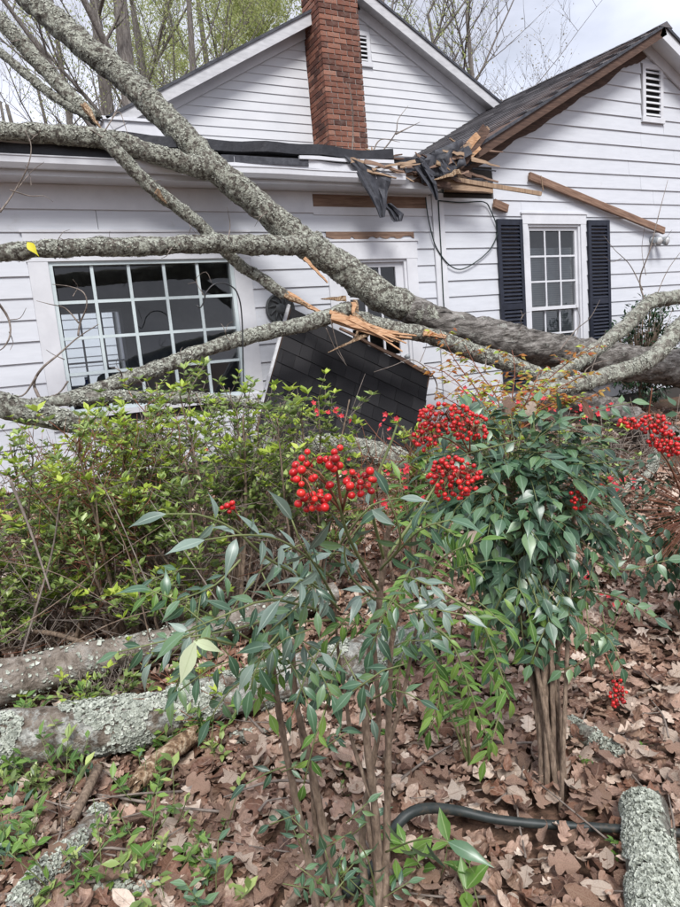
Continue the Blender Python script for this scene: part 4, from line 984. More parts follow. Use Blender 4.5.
branch('curved_root', 'thin pale curved branch arching low behind the dark bush at the right', [(690, 430, 3.5, -3.2), (662, 448, 4, -3.25), (652, 468, 4, -3.3), (640, 482, 3.5, -3.35), (622, 489, 3, -3.4), (600, 489, 2.5, -3.45)], 'palebark', 27, segs=8)

# shepherd hook
hk = thing('shepherd_hook', 'black metal shepherd hook standing before the big window', 'plant hook', tuple(atg(246, 560, 0)))
b = MB(); hb = at(244, 380, -1.25); base = Vector((hb.x+.02, hb.y, 0))
b.tube([(base, .006), (at(245, 400, -1.25), .006), (at(242, 320, -1.25), .006), (at(238, 295, -1.25), .006), (at(231, 286, -1.25), .006), (at(222, 283, -1.25), .006), (at(213, 285, -1.25), .006), (at(206, 293, -1.25), .006), (at(204, 301, -1.25), .006), (at(200, 308, -1.25), .006), (at(196, 305, -1.25), .005)], 10, step=.02); b.build('rod', 'black_metal', hk, True)
hk.location = base; PINV[hk.name] = Matrix.Translation(-base)
for c in hk.children: c.matrix_parent_inverse = PINV[hk.name]

# ================================================================== logs on the ground
def ground_log(name, label, pts, mat, seed, cat='log', lichen=0, lmat='lichen', amp=.10, lift=0, freq=14, ends='oldwood', ragged=.012, segs=28, cover=-.12):
    """pts: (px, py of the axis, radius px); rests on the ground"""
    P = []
    for x, y, r in pts:
        z = .1
        for _ in range(6): p = atg(x, y, z); rr = r*depth(p)/F; z = rr*.92+lift
        P.append((p, rr))
    t = thing(name, label, cat, tuple(P[0][0]-Vector((0, 0, P[0][1]))))
    b = MB(); b.tube(P, segs, amp, freq, .02, seed=seed, cap=False); b.build('bark', mat, t, True)
    for (p, r), (p2, _) in ((P[-1], P[-2]), (P[0], P[1])):
        d = (p-p2).normalized(); b = MB(); fr = d.orthogonal().normalized(); bi = d.cross(fr); vs = [p+d*.004]
        n = 20
        for rg in (.45, .8, .98):
            vs += [p+(fr*math.cos(2*math.pi*k/n)+bi*math.sin(2*math.pi*k/n))*r*rg+d*(random.uniform(-ragged, ragged)) for k in range(n)]
        fs = [(0, 1+k, 1+(k+1) % n) for k in range(n)]+[(1+g*n+k, 1+(g+1)*n+k, 1+(g+1)*n+(k+1) % n, 1+g*n+(k+1) % n) for g in (0, 1) for k in range(n)]
        b.add(vs, fs); b.build('cut_end', ends, t)
    if lichen:
        lichen_on(P, seed, amp, freq, lichen, t, lmat, .0028, .0095 if P[0][1] > .05 else .007, cover)
    return t
ground_log('fallen_log', 'long bare-barked log, the upper of the two at the left', [(-90, 708, 24), (0, 683, 22), (60, 667, 19), (120, 652, 15), (175, 638, 13), (230, 622, 12), (290, 604, 11), (335, 592, 10)], 'barelog', 31, lichen=420, amp=.12, ends='freshwood', lift=.07)
ground_log('fallen_log', 'thick log crusted with grey lichen, the lower of the two at the left', [(-90, 765, 31), (0, 742, 30), (60, 733, 27), (120, 723, 25), (180, 708, 22), (250, 688, 20), (320, 668, 19), (380, 650, 18), (430, 636, 15)], 'logbark', 32, lichen=6500, amp=.12, cover=.0, lift=.04)
ground_log('cut_log', 'upright-pointing lichen-covered cut log at the bottom right corner', [(645, 806, 21), (648, 840, 22), (653, 880, 24), (659, 930, 26), (668, 1010, 30)], 'palebark', 33, lichen=3600, lmat='lichen', amp=.11, ends='palebark', cover=-.32)
ground_log('lichened_stick', 'forked lichened stick with a snapped orange tip at the bottom left', [(10, 915, 11), (36, 882, 11), (60, 858, 11), (82, 834, 10), (104, 808, 8)], 'logbark', 34, lichen=700, amp=.13, ends='freshwood', cat='stick', lift=.02)
ground_log('rotten_stick', 'broken rotten stick with pale split wood below the lichened log', [(136, 784, 9), (152, 768, 10), (170, 752, 10), (190, 736, 9)], 'oldwood', 35, amp=.3, freq=25, cat='stick', lift=.05, ragged=.03, segs=14)
ground_log('lichened_stick', 'short lichened stick lying in the weeds at the bottom left', [(95, 885, 8), (130, 893, 9), (165, 890, 7)], 'logbark', 36, lichen=400, cat='stick')
ground_log('bark_slab', 'flat lichened slab of bark on the leaves right of the dark bush', [(566, 722, 7), (590, 738, 10), (612, 752, 8), (626, 762, 5)], 'palebark', 37, lichen=500, cat='bark')
ground_log('lichened_stick', 'thin pale stick on the leaves behind the rotten stick', [(230, 738, 5), (270, 732, 5), (300, 722, 4), (330, 716, 3)], 'palebark', 38, lichen=120, cat='stick')
ground_log('thin_stick', 'thin brown stick slanting under the lichened log', [(72, 822, 4), (85, 795, 5), (98, 768, 5)], 'cane', 39, cat='stick', lift=.06, segs=10)
ground_log('thin_stick', 'thin bent stick lying above the upper log at the left edge', [(-20, 634, 2), (40, 632, 2.5), (75, 640, 2.5), (100, 650, 1.5)], 'cane', 40, cat='stick', lift=.14, segs=8)
ground_log('thin_stick', 'short pale stick leaning at the bottom beside the cane stems', [(285, 915, 5), (300, 888, 4), (314, 866, 3)], 'cane', 41, cat='stick', lift=.03, segs=8)
# hose
b = MB(); hp = []
for x, y, r, lz in ((345, 895, 6, .02), (372, 868, 6, .03), (388, 842, 6.4, .05), (398, 824, 6.4, .08), (412, 812, 6.2, .095), (432, 808, 6, .085), (460, 811, 5.8, .06), (495, 819, 5.4, .045), (540, 824, 5.2, .035), (590, 827, 5.2, .03), (640, 830, 5, .04), (690, 834, 5, .05), (760, 840, 5, .05)):
    z = .02
    for _ in range(5): p = atg(x, y, z); z = r*.85*depth(p)/F+lz
    hp.append((p, r*.85*depth(p)/F))
b.tube(hp, 14, .02, 20, .012); b.build('garden_hose', 'hose', None, True, label='dark rubber hose snaking over the leaves at the bottom right', cat='hose')

# ================================================================== leaf litter
lit = Leaves('oak')
def density(x, y):              # keep more where the photograph shows bare litter
    return 1
HS = [h for h, _ in spline(hp, .05)]
def hose_near(p): return p.y < -4.9 and any((p.xy-h.xy).length < (.022 if p.z < .022 else .06) for h in HS) and random.random() < .96
def scatter(x0, x1, y0, y1, n, smin, smax, zmax):
    for _ in range(n):
        x, y = random.uniform(x0, x1), random.uniform(y0, y1)
        z = gz(x, y)+random.uniform(.006, zmax)
        p = Vector((x, y, z)); q = proj(p)
        if hose_near(p): continue
        if q[2] < .7 or not (-70 < q[0] < 750 and q[1] < 985): continue
        d = Vector((random.uniform(-1, 1), random.uniform(-1, 1), random.uniform(-.3, .3))); nr = Vector((random.gauss(0, .45), random.gauss(0, .45), 1))
        if random.random() < .12: nr = -nr
        lit.add(p, d, nr, random.uniform(smin, smax), 'litter')
scatter(-.6, 2.6, -6.1, -4.2, 14000, .020, .076, .055)
scatter(-1.2, 4.6, -4.2, -2.4, 8500, .028, .08, .05)
scatter(-1.6, 7.5, -2.4, -.2, 2400, .06, .12, .05)
lit.finish(ground, 0, 'dry_leaf', 'leaf_litter') if False else None
# the nearest three hundred are single leaves of the ground, the rest one mass
_all = lit.items
def vis(it):
    x, y, z = proj(it[0].translation); return it[3]/z if 0 < x < 680 and 560 < y < 907 else 0
_all.sort(key=vis, reverse=True)
# of leaves that lie on top
_all.sort(key=lambda it: -(vis(it)*(1 if it[0].translation.z > .03 else .3)))
for M_, i, mt, s in _all[:300]:
    o = link('dry_leaf', tmesh('oak', i, mt), ground); o.matrix_basis = M_
lit.items = _all[300:]
lit.finish(None, 0, rest='leaf_litter', restlabel='brown dry oak leaves carpeting the ground', restcat='leaf litter')

# ================================================================== plants
def px_tube(b, pts, r0, r1, segs=6, step=.02, amp=0, seed=0):     # pts (px, py, depth)
    P = [atd(*p) for p in pts]; n = len(P)
    b.tube([(p, r0+(r1-r0)*i/(n-1)) for i, p in enumerate(P)], segs, amp, 30, step, seed=seed); return P
def along(P, t):
    P = [p if isinstance(p, Vector) else p[0] for p in P]
    ls = [(b_-a).length for a, b_ in zip(P[:-1], P[1:])]; L_ = sum(ls)*t
    for a, b_, l_ in zip(P[:-1], P[1:], ls):
        if L_ <= l_ or l_ == ls[-1] and b_ is P[-1]: return a+(b_-a)*min(1, L_/max(l_, 1e-6)), (b_-a).normalized()
        L_ -= l_
    return P[-1], (P[-1]-P[-2]).normalized()
UPW = Vector((0, 0, 1))
def spray(L_, sb, P, pairs, size, mat, spreadang=55, droop=.35, face=None, term=True, start=.3, tipscale=1.0):
    """a pinnate leaf: rachis P, leaflets in opposite pairs and one at the end"""
    for i in range(pairs):
        t = start+(1-start)*(i/(max(pairs, 1)))
        p, d = along(P, t); nr = (UPW*.55+(face or -FW)*.75-FW*.15+jit(.25)); nr = (nr-d*nr.dot(d)).normalized(); sd_ = d.cross(nr)
        for s in (-1, 1):
            if random.random() < .06: continue
            a = rad(spreadang+random.uniform(-14, 14)); dd = d*math.cos(a)+sd_*s*math.sin(a)-UPW*droop*random.uniform(.4, 1.4)+jit(.12)
            L_.add(p+dd.normalized()*.004, dd, nr+jit(.35), size*random.uniform(.75, 1.1)*(1-.2*(1-t)), mat)
    if term:
        p, d = along(P, 1); nr = UPW*.75+(face or -FW)*.55+jit(.2); L_.add(p, d-UPW*droop*.8+jit(.1), nr, size*random.uniform(.95, 1.25)*tipscale, mat)
# --- berries
def berry_mesh():
    q = bmesh.new(); bmesh.ops.create_icosphere(q, subdivisions=2, radius=1)
    for v in q.verts: v.co.z *= .92
    me = bpy.data.meshes.new('berry'); q.to_mesh(me); q.free(); me.materials.append(MAT['berry']); smooth(me); return me
BM = berry_mesh()
def cluster(parent, lobes, dep, r, stem_from, seed=0, thick=.05):
    """lobes: (px, py, rx, ry, count); berries hang on a branching stalk"""
    rn = random.Random(seed); pts = []
    for px, py, rx, ry, n in lobes:
        for _ in range(n*40):
            if len([1 for q in pts if q[1] == (px, py)]) >= n*1.35: break
            a, rr = rn.uniform(0, 6.283), math.sqrt(rn.random()); dz = rn.uniform(-1, 1)*thick*math.sqrt(max(0, 1-rr*rr*.7))
            p = atd(px+rx*rr*math.cos(a), py+ry*rr*math.sin(a), dep+dz)
            if all((p-q[0]).length > r*1.75 for q in pts): pts.append((p, (px, py)))
    sb = MB(); s0 = atd(*stem_from); hubs = {}
    for px, py, rx, ry, n in lobes:
        h = atd(px, py-ry*.25, dep); hubs[(px, py)] = h
        sb.tube([(s0, .0022), ((s0+h)/2+Vector((0, 0, .012)), .0019), (h, .0015)], 5, step=.02)
    subs = {}
    for k, h in hubs.items():
        own = [p for p, kk in pts if kk == k]; subs[k] = [h.lerp(q, .62) for q in rn.sample(own, max(1, min(len(own), len(own)//6)))]
        for q in subs[k]: sb.tube([(h, .0013), (h.lerp(q, .5)+Vector((0, 0, .004)), .0011), (q, .0009)], 4)
    for p, k in pts:
        h = min(subs[k], key=lambda q: (q-p).length); m_ = h.lerp(p, .5)+Vector((0, 0, .006)); sb.tube([(h, .001), (m_, .0009), (p, .0007)], 4)
    c = sb.build('berry_cluster', 'redstem', parent, True)
    for p, k in pts:
        o = link('berry', BM, c); s = r*rn.uniform(.74, 1.12)
        o.matrix_basis = Matrix.Translation(p) @ Matrix.Rotation(rn.uniform(0, 6), 4, 'X') @ Matrix.Diagonal((s, s, s, 1))
    return c

# --- the large dark nandina at the right
nb = atg(552, 806, 0)
n1 = thing('nandina_bush', 'dense dark green bush on a bundle of brown canes beside the hose', 'bush', tuple(nb))
ctr = atd(514, 500, 1.74)
b = MB(); tops = []
for i in range(14):
    bx = nb+Vector((random.gauss(0, .022), random.gauss(.01, .022), 0)); tx = atd(538, 500, 1.76)+Vector((random.uniform(-.15, .13), random.uniform(-.1, .12), random.uniform(-.05, .18)))
    m1 = bx.lerp(tx, .45)+Vector((0, 0, .0)); m1.x = bx.x+(tx.x-bx.x)*.30; m1.y = bx.y+(tx.y-bx.y)*.3
    bb = MB(); bb.tube([(bx-Vector((0, 0, .02)), random.uniform(.006, .0098)), (m1+jit(.016), random.uniform(.0055, .008)), (tx, .004)], 10, .2, 40, .018, seed=i); bb.build('cane', 'cane', n1, True); tops.append(tx)
L1 = Leaves('nandina'); sb = MB()
ax_r, ax_f, ax_z = RT.copy(), Vector((FW.x, FW.y, 0)).normalized(), UPW
ax_r.z = 0; ax_r.normalize()
cnt = 0
while cnt < 330:
    th, ph = random.uniform(0, 2*math.pi), math.acos(random.uniform(-.95, 1))
    o = ax_r*math.sin(ph)*math.cos(th)+ax_f*math.sin(ph)*math.sin(th)+ax_z*math.cos(ph)
    if o.dot(-FW) < -.25 and random.random() < .6: continue
    f_ = random.uniform(.5, 1.02)
    wz = .285 if o.z > 0 else .41
    wr = .285*(1 if o.z > -.3 else .72)
    p = ctr+ax_r*o.dot(ax_r)*wr*f_+ax_f*o.dot(ax_f)*.24*f_+ax_z*o.z*wz*f_ + Vector((0, 0, -.02))
    x, y, z_ = proj(p)
    d = (o*.8+Vector((0, 0, -.28))+jit(.3)).normalized()
    q0 = p-d*.10; P = [q0, p-d*.04+Vector((0, 0, .01)), p+d*.02]
    sb.tube([(q0, .0016), (P[1], .0013), (P[2], .0008)], 4)
    spray(L1, sb, P, random.choice((1, 2, 2)), random.uniform(.042, .062), 'nandina', 62, .22, face=o, start=.66)
    if random.random() < .5:
        q1 = q0+d.cross(UPW).normalized()*random.choice((-1, 1))*.045+d*.05; sb.tube([(q0, .0013), (q1, .0009)], 4); spray(L1, sb, [q0, q0.lerp(q1, .6), q1], 1, random.uniform(.032, .046), 'nandina', 60, .25, face=o, start=.8)
    if random.random() < .5: sb.tube([(ctr+(p-ctr)*.25, .0025), (p-d*.1, .0016)], 4)
    cnt += 1
# arching sprays on its right flank
for pts in ([(590, 590, 1.7), (625, 600, 1.62), (655, 618, 1.6)], [(590, 560, 1.7), (625, 570, 1.66), (668, 560, 1.62)], [(585, 620, 1.7), (610, 640, 1.62), (622, 668, 1.6)], [(560, 430, 1.75), (590, 412, 1.7), (632, 402, 1.68)], [(590, 530, 1.7), (620, 525, 1.65), (645, 545, 1.65)], [(560, 600, 1.6), (540, 640, 1.55), (530, 665, 1.55)], [(520, 440, 1.6), (480, 450, 1.5), (440, 462, 1.45)], [(510, 430, 1.65), (470, 428, 1.55), (430, 440, 1.5)]):
    P = px_tube(sb, pts, .002, .001, 5, .02); spray(L1, sb, P, 5, .046, 'nandina', 55, .3)
for i in range(26):             # looser leaves hanging over the canes
    x, y = random.uniform(490, 610), random.triangular(590, 690, 610); p = atd(x, y, random.uniform(1.56, 1.72)); d = (RT*random.uniform(-.8, .8)-UP*random.uniform(.2, 1)).normalized()
    P = [p-d*.09+UPW*.02, p-d*.03, p+d*.02]; sb.tube([(q_, .0012) for q_ in P], 4); spray(L1, sb, P, 2, random.uniform(.034, .05), 'nandina' if random.random() < .8 else 'younggreen', 58, .3, start=.6)
sb.build('leaf_stalks', 'greenstem', n1, True, kind='stuff')
L1.finish(n1, 290)
cluster(n1, [(445, 418, 30, 15, 62), (470, 428, 22, 14, 34), (428, 438, 15, 14, 24)], 1.42, .0052, (470, 455, 1.5), 3, .05)
cluster(n1, [(578, 500, 12, 9, 14)], 1.56, .0052, (570, 480, 1.62), 5, .02)
cluster(n1, [(618, 694, 9, 15, 24)], 1.52, .0046, (606, 655, 1.58), 6, .02)
for k, (px, py, dp, sz, lb) in enumerate(((505, 408, 1.62, .05, 'curled brown leaf standing upright on top of the dark bush'), (592, 412, 1.60, .055, 'cupped brown leaf caught at the right of the dark bush top'), (462, 538, 1.48, .05, 'brown dead leaf caught in the left side of the dark bush'), (528, 408, 1.66, .04, 'small brown leaf caught on the dark bush beside the orange shoots'))):
    link('dead_leaf', tmesh('oak', (3, 11, 12, 5)[k], 'litter'), None, lb, 'leaf', mw=frame_mat(atd(px, py+8, dp), UP+RT*(.2, -.5, .9, .4)[k], -FW+UP*.4+RT*.3, sz))
# --- nandina at the right edge
n2b = Vector((2.05, -4.5, 0)); n2 = thing('nandina_bush', 'dark bush at the right edge carrying a big red berry cluster', 'bush', tuple(n2b))
L2 = Leaves('nandina'); sb = MB(); c2_ = atd(700, 510, 2.35); n2b = Vector((c2_.x, c2_.y, 0)); n2.location = n2b; PINV[n2.name] = Matrix.Translation(-n2b)
for i in range(6):
    bb = MB(); bb.tube([(n2b+Vector((random.uniform(-.06, .06), random.uniform(-.06, .06), -.02)), .01), (c2_.lerp(n2b, .5)+jit(.05), .008), (c2_+jit(.12), .004)], 8, .1, 30, .03); bb.build('cane', 'cane', n2, True)
for i in range(210):
    o = Vector((random.gauss(0, 1), random.gauss(0, 1), random.gauss(0, 1))).normalized(); p = c2_+Vector((o.x*.34, o.y*.32, o.z*.36))*random.uniform(.6, 1); d = (o*.8-UPW*.3+jit(.3)).normalized()
    sb.tube([(c2_+(p-c2_)*.4, .002), (p, .001)], 4); spray(L2, sb, [p-d*.06, p, p+d*.04], 2, random.uniform(.035, .055), 'holly', 50, .35, face=o)
P = px_tube(sb, [(690, 520, 2.2), (672, 470, 1.9), (650, 432, 1.62), (652, 388, 1.55)], .0035, .0012, 6, .02)
sb.build('leaf_stalks', 'redstem', n2, True, kind='stuff'); L2.finish(n2, 120)
cluster(n2, [(655, 425, 16, 10, 30), (632, 424, 14, 7, 20), (664, 440, 16, 12, 36), (672, 448, 9, 9, 16)], 1.55, .0052, (655, 415, 1.6), 7, .03)

# --- near nandina in the middle foreground
fb = atg(345, 935, 0); fb.z = 0
n3 = thing('nandina_bush', 'leggy foreground bush with bare brown canes and glossy sprays of leaves', 'bush', tuple(fb))
def cane(pts, r0, r1, par, seed): bb = MB(); px_tube(bb, pts, r0*.8, r1*.8, 12, .012, .22, seed); return bb.build('cane', 'cane', par, True)
def gd(x, y): return depth(atg(x, y, 0))
for i, (pts, r0, r1) in enumerate((
    ([(322, 945, gd(322, 945)), (312, 880, 1.36), (300, 820, 1.33), (286, 750, 1.28), (277, 700, 1.24), (270, 640, 1.18), (268, 600, 1.14)], .011, .006),
    ([(345, 935, gd(345, 935)), (330, 860, 1.40), (318, 800, 1.38), (306, 745, 1.34), (296, 700, 1.30), (292, 640, 1.24)], .014, .006),
    ([(360, 940, gd(360, 940)), (330, 890, 1.42), (316, 830, 1.41), (312, 780, 1.38), (300, 730, 1.33)], .011, .006),
    ([(378, 935, gd(378, 935)), (378, 860, 1.36), (374, 800, 1.33), (366, 730, 1.28), (368, 670, 1.23), (378, 610, 1.17), (384, 560, 1.12), (390, 520, 1.08)], .013, .005),
    ([(384, 930, gd(384, 930)), (386, 850, 1.37), (388, 780, 1.34), (389, 700, 1.28), (392, 640, 1.22), (404, 600, 1.18)], .012, .005),
    ([(372, 930, gd(372, 930)), (362, 850, 1.42), (368, 790, 1.40), (378, 730, 1.35), (376, 670, 1.30), (372, 620, 1.25)], .011, .005),
    ([(390, 935, gd(390, 935)), (380, 880, 1.38), (372, 840, 1.37), (366, 805, 1.36)], .014, .010),
    ([(372, 800, 1.33), (352, 740, 1.34), (345, 690, 1.32), (338, 650, 1.28), (335, 600, 1.2)], .006, .003),
    ([(384, 760, 1.33), (402, 700, 1.3), (412, 650, 1.25), (420, 610, 1.2)], .006, .003))): cane(pts, r0, r1, n3, i)
L3 = Leaves('willow'); sb = MB(); gs = MB()
for pts, pairs, size, mt, ang in (
    ([(335, 580, 1.05), (290, 545, .92), (250, 535, .84), (205, 540, .80)], 5, .046, 'skysheen', 55),
    ([(335, 600, 1.05), (318, 570, .92), (302, 545, .84), (292, 520, .82)], 3, .052, 'skysheen', 40),
    ([(330, 590, 1.05), (270, 560, .9), (235, 530, .84), (196, 514, .8), (166, 514, .79)], 4, .040, 'skysheen', 60),
    ([(320, 610, 1.05), (270, 600, .95), (225, 615, .9), (185, 632, .88)], 5, .046, 'nandina', 55),
    ([(330, 620, 1.05), (290, 625, .98), (262, 655, .95), (250, 690, .94)], 4, .050, 'nandina', 40),
    ([(340, 610, 1.05), (320, 590, .95), (300, 580, .88), (280, 600, .86)], 4, .050, 'skysheen', 50),
    ([(300, 610, 1.1), (230, 630, 1.0), (170, 640, .96), (118, 652, .94)], 6, .038, 'nandina', 50),
    ([(380, 570, 1.1), (400, 545, 1.0), (395, 515, .95), (388, 495, .94)], 3, .044, 'nandina', 60),
    ([(390, 560, 1.1), (420, 530, 1.02), (450, 520, .98)], 3, .044, 'nandina', 50),
    ([(375, 600, 1.1), (350, 575, 1.0), (345, 545, .96), (360, 525, .95)], 4, .042, 'nandina', 55),
    ([(300, 650, 1.2), (270, 665, 1.1), (230, 690, 1.06), (210, 720, 1.05)], 5, .044, 'nandina', 45),
    ([(386, 852, 1.35), (410, 842, 1.22), (432, 838, 1.16), (448, 842, 1.13)], 3, .062, 'nandina', 60),
    ([(250, 640, 1.15), (200, 610, 1.05), (150, 590, 1.0)], 5, .040, 'nandina', 50),
    ([(240, 560, 1.1), (215, 585, 1.05), (180, 600, 1.0)], 4, .042, 'nandina', 50),
    ([(310, 760, 1.35), (275, 770, 1.28), (246, 784, 1.25)], 2, .036, 'nandina', 50),
    ([(370, 700, 1.3), (395, 690, 1.22), (420, 700, 1.18)], 3, .036, 'nandina', 50),
    ([(330, 560, 1.05), (350, 530, .96), (372, 505, .94), (400, 498, .93)], 3, .042, 'skysheen', 50),
    ([(378, 900, 1.36), (368, 860, 1.26), (356, 840, 1.22)], 3, .04, 'nandina', 50),
    ([(360, 900, 1.36), (335, 880, 1.28), (325, 850, 1.25)], 3, .04, 'nandina', 50)):
    P = px_tube(gs, pts, .0022, .001, 6, .02); spray(L3, gs, P, pairs, size, mt, ang, .28)
for i in range(54):             # inner leaves round the canes
    x, y = random.uniform(180, 415), random.triangular(515, 715, 610)
    dp = random.uniform(.95, 1.25); d = (RT*random.uniform(-1, .6)+UP*random.uniform(-.7, .3)-FW*.2)
    p = atd(x, y, dp); P = [p, p+d.normalized()*.04, p+d.normalized()*.09-UPW*.02]; gs.tube([(q, .0012) for q in P], 4)
    spray(L3, gs, P, random.choice((2, 3)), random.uniform(.030, .046), random.choice(('nandina', 'nandina', 'skysheen', 'younggreen')), 50, .35)
for i in range(15):             # low leaves between the canes
    x, y = random.uniform(280, 400), random.uniform(730, 910); p = atd(x, y, random.uniform(1.2, 1.38)); d = RT*random.uniform(-1, 1)+UP*random.uniform(-.5, .8)
    P = [p, p+d.normalized()*.03, p+d.normalized()*.06]; gs.tube([(q, .0012) for q in P], 4); spray(L3, gs, P, 2, random.uniform(.026, .042), 'nandina', 50, .3)
P = px_tube(gs, [(235, 645, .9), (205, 638, .82), (196, 640, .80)], .002, .0014, 6, .02)
L3.add(atd(196, 640, .80), -UP*.9-RT*.35, -FW+UP*.3, .062, 'pale'); L3.add(atd(193, 641, .80), RT*.3-UP*.15-RT*-.3, -FW+UP*.6, .038, 'pale')
# a berry stalk and its clusters
px_tube(gs, [(384, 560, 1.12), (372, 500, 1.0), (392, 440, .98), (397, 425, .98)], .003, .0015, 6, .02)
px_tube(gs, [(378, 590, 1.12), (350, 540, .95), (338, 500, .88)], .003, .0018, 6, .02)
px_tube(gs, [(385, 560, 1.12), (420, 510, 1.15), (445, 470, 1.2)], .003, .0018, 6, .02)
gs.build('leaf_stalks', 'greenstem', n3, True, kind='stuff'); L3.finish(n3, 290)
cluster(n3, [(312, 480, 20, 30, 17), (334, 458, 15, 12, 7), (358, 482, 18, 15, 12), (316, 503, 18, 8, 7)], .84, .0054, (342, 512, .9), 1, .03)
cluster(n3, [(455, 478, 27, 22, 66), (440, 470, 8, 10, 8)], 1.2, .0051, (445, 468, 1.22), 2, .04)
cluster(n3, [(228, 507, 9, 5, 4)], 1.1, .0052, (240, 520, 1.12), 8, .01)

# --- young narrow-leaved shoots between the two nandinas
yb = atg(470, 770, 0)
n4 = thing('young_shrub', 'pale green drooping shoots with narrow leaves between the dark bush and the canes', 'shrub', tuple(yb))
L4 = Leaves('lance'); gs = MB()
shoots = [[(470, 770, 1.78), (450, 690, 1.7), (430, 620, 1.55), (445, 575, 1.45), (490, 560, 1.4)], [(470, 770, 1.78), (470, 680, 1.65), (500, 600, 1.5), (520, 590, 1.45), (530, 620, 1.42)],
          [(470, 770, 1.78), (440, 680, 1.65), (420, 590, 1.5), (410, 540, 1.42), (430, 500, 1.38)], [(420, 620, 1.4), (450, 640, 1.35), (470, 690, 1.35), (488, 740, 1.36)],
          [(440, 590, 1.4), (480, 620, 1.36), (500, 670, 1.36), (510, 700, 1.36)], [(420, 600, 1.42), (440, 560, 1.38), (480, 540, 1.36)], [(430, 640, 1.4), (440, 690, 1.4), (430, 730, 1.4)],
          [(470, 770, 1.78), (462, 700, 1.7), (450, 640, 1.6), (470, 600, 1.5), (505, 625, 1.44)], [(415, 560, 1.42), (400, 590, 1.36), (380, 620, 1.33)], [(450, 600, 1.45), (430, 610, 1.38), (405, 650, 1.36), (395, 690, 1.36)],
          [(470, 650, 1.55), (500, 690, 1.45), (495, 730, 1.42), (485, 760, 1.42)], [(430, 520, 1.5), (460, 540, 1.5), (470, 570, 1.48)], [(440, 540, 1.6), (410, 520, 1.6), (400, 480, 1.6)], [(430, 560, 1.6), (440, 520, 1.62), (425, 470, 1.65)]]
for pts in shoots:
    P = px_tube(gs, pts, .0028, .0011, 6, .02); n = 9
    for i in range(n):
        p, d = along(P, .25+.75*i/n)
        for s in (-1, 1):
            sd_ = d.cross(-FW).normalized()*s; dd = d*.55+sd_*.8-UPW*.45+jit(.3); L4.add(p, dd, UPW*.8-FW*.5+jit(.4), random.uniform(.03, .058), 'younggreen')
    p, d = along(P, 1); L4.add(p, d-UPW*.3, UPW-FW*.5, .055, 'younggreen')
gs.build('stems', 'greenstem', n4, True); L4.finish(n4, 200)

# --- orange new growth behind
ob = atg(520, 640, 0); n5 = thing('orange_nandina', 'wispy plant with orange and yellow new leaves in front of the broken branches', 'shrub', tuple(ob))
L5 = Leaves('nandina'); gs = MB()
osh = [[(505, 440, 2.1), (480, 395, 2.1), (455, 360, 2.1), (440, 330, 2.1)], [(505, 440, 2.1), (498, 400, 2.1), (478, 370, 2.1), (465, 345, 2.1)], [(510, 440, 2.1), (512, 400, 2.1), (515, 370, 2.1), (512, 350, 2.1)], [(512, 440, 2.1), (535, 395, 2.1), (565, 365, 2.1), (600, 344, 2.1)],
       [(515, 440, 2.1), (550, 395, 2.05), (590, 372, 2.05)], [(500, 440, 2.1), (465, 410, 2.05), (440, 395, 2.05)], [(512, 440, 2.1), (540, 410, 2.0), (575, 398, 2.0)], [(505, 440, 2.1), (490, 410, 2.0), (500, 380, 2.0)], [(512, 430, 2.1), (530, 395, 2.0), (540, 370, 2.0)], [(500, 440, 2.1), (455, 380, 2.1), (425, 365, 2.1)], [(500, 440, 2.0), (475, 405, 2.0), (480, 385, 2.0)], [(520, 430, 2.0), (560, 405, 2.0), (600, 395, 2.0)]]
for k, pts in enumerate(osh):
    P = px_tube(gs, pts, .003, .001, 5, .03)
    for i in range(9):
        p, d = along(P, .3+.7*i/9)
        for s in (-1, 1):
            q = p+(RT*s*random.uniform(.02, .06)+UP*random.uniform(-.01, .04)-FW*random.uniform(-.03, .03)); gs.tube([(p, .0009), (q, .0006)], 4)
            for _ in range(5): L5.add(p.lerp(q, random.uniform(.3, 1)), RT*s+UP*random.uniform(-.6, .5)+jit(.5), UPW-FW*.6+jit(.5), random.uniform(.012, .026), 'orange' if random.random() < .7 else 'newazalea')
gs.tube([(ob, .009), (atd(512, 520, 2.15), .007), (atd(508, 440, 2.1), .005)], 7, step=.04)
gs.build('stems', 'redstem', n5, True); L5.finish(n5, 80)

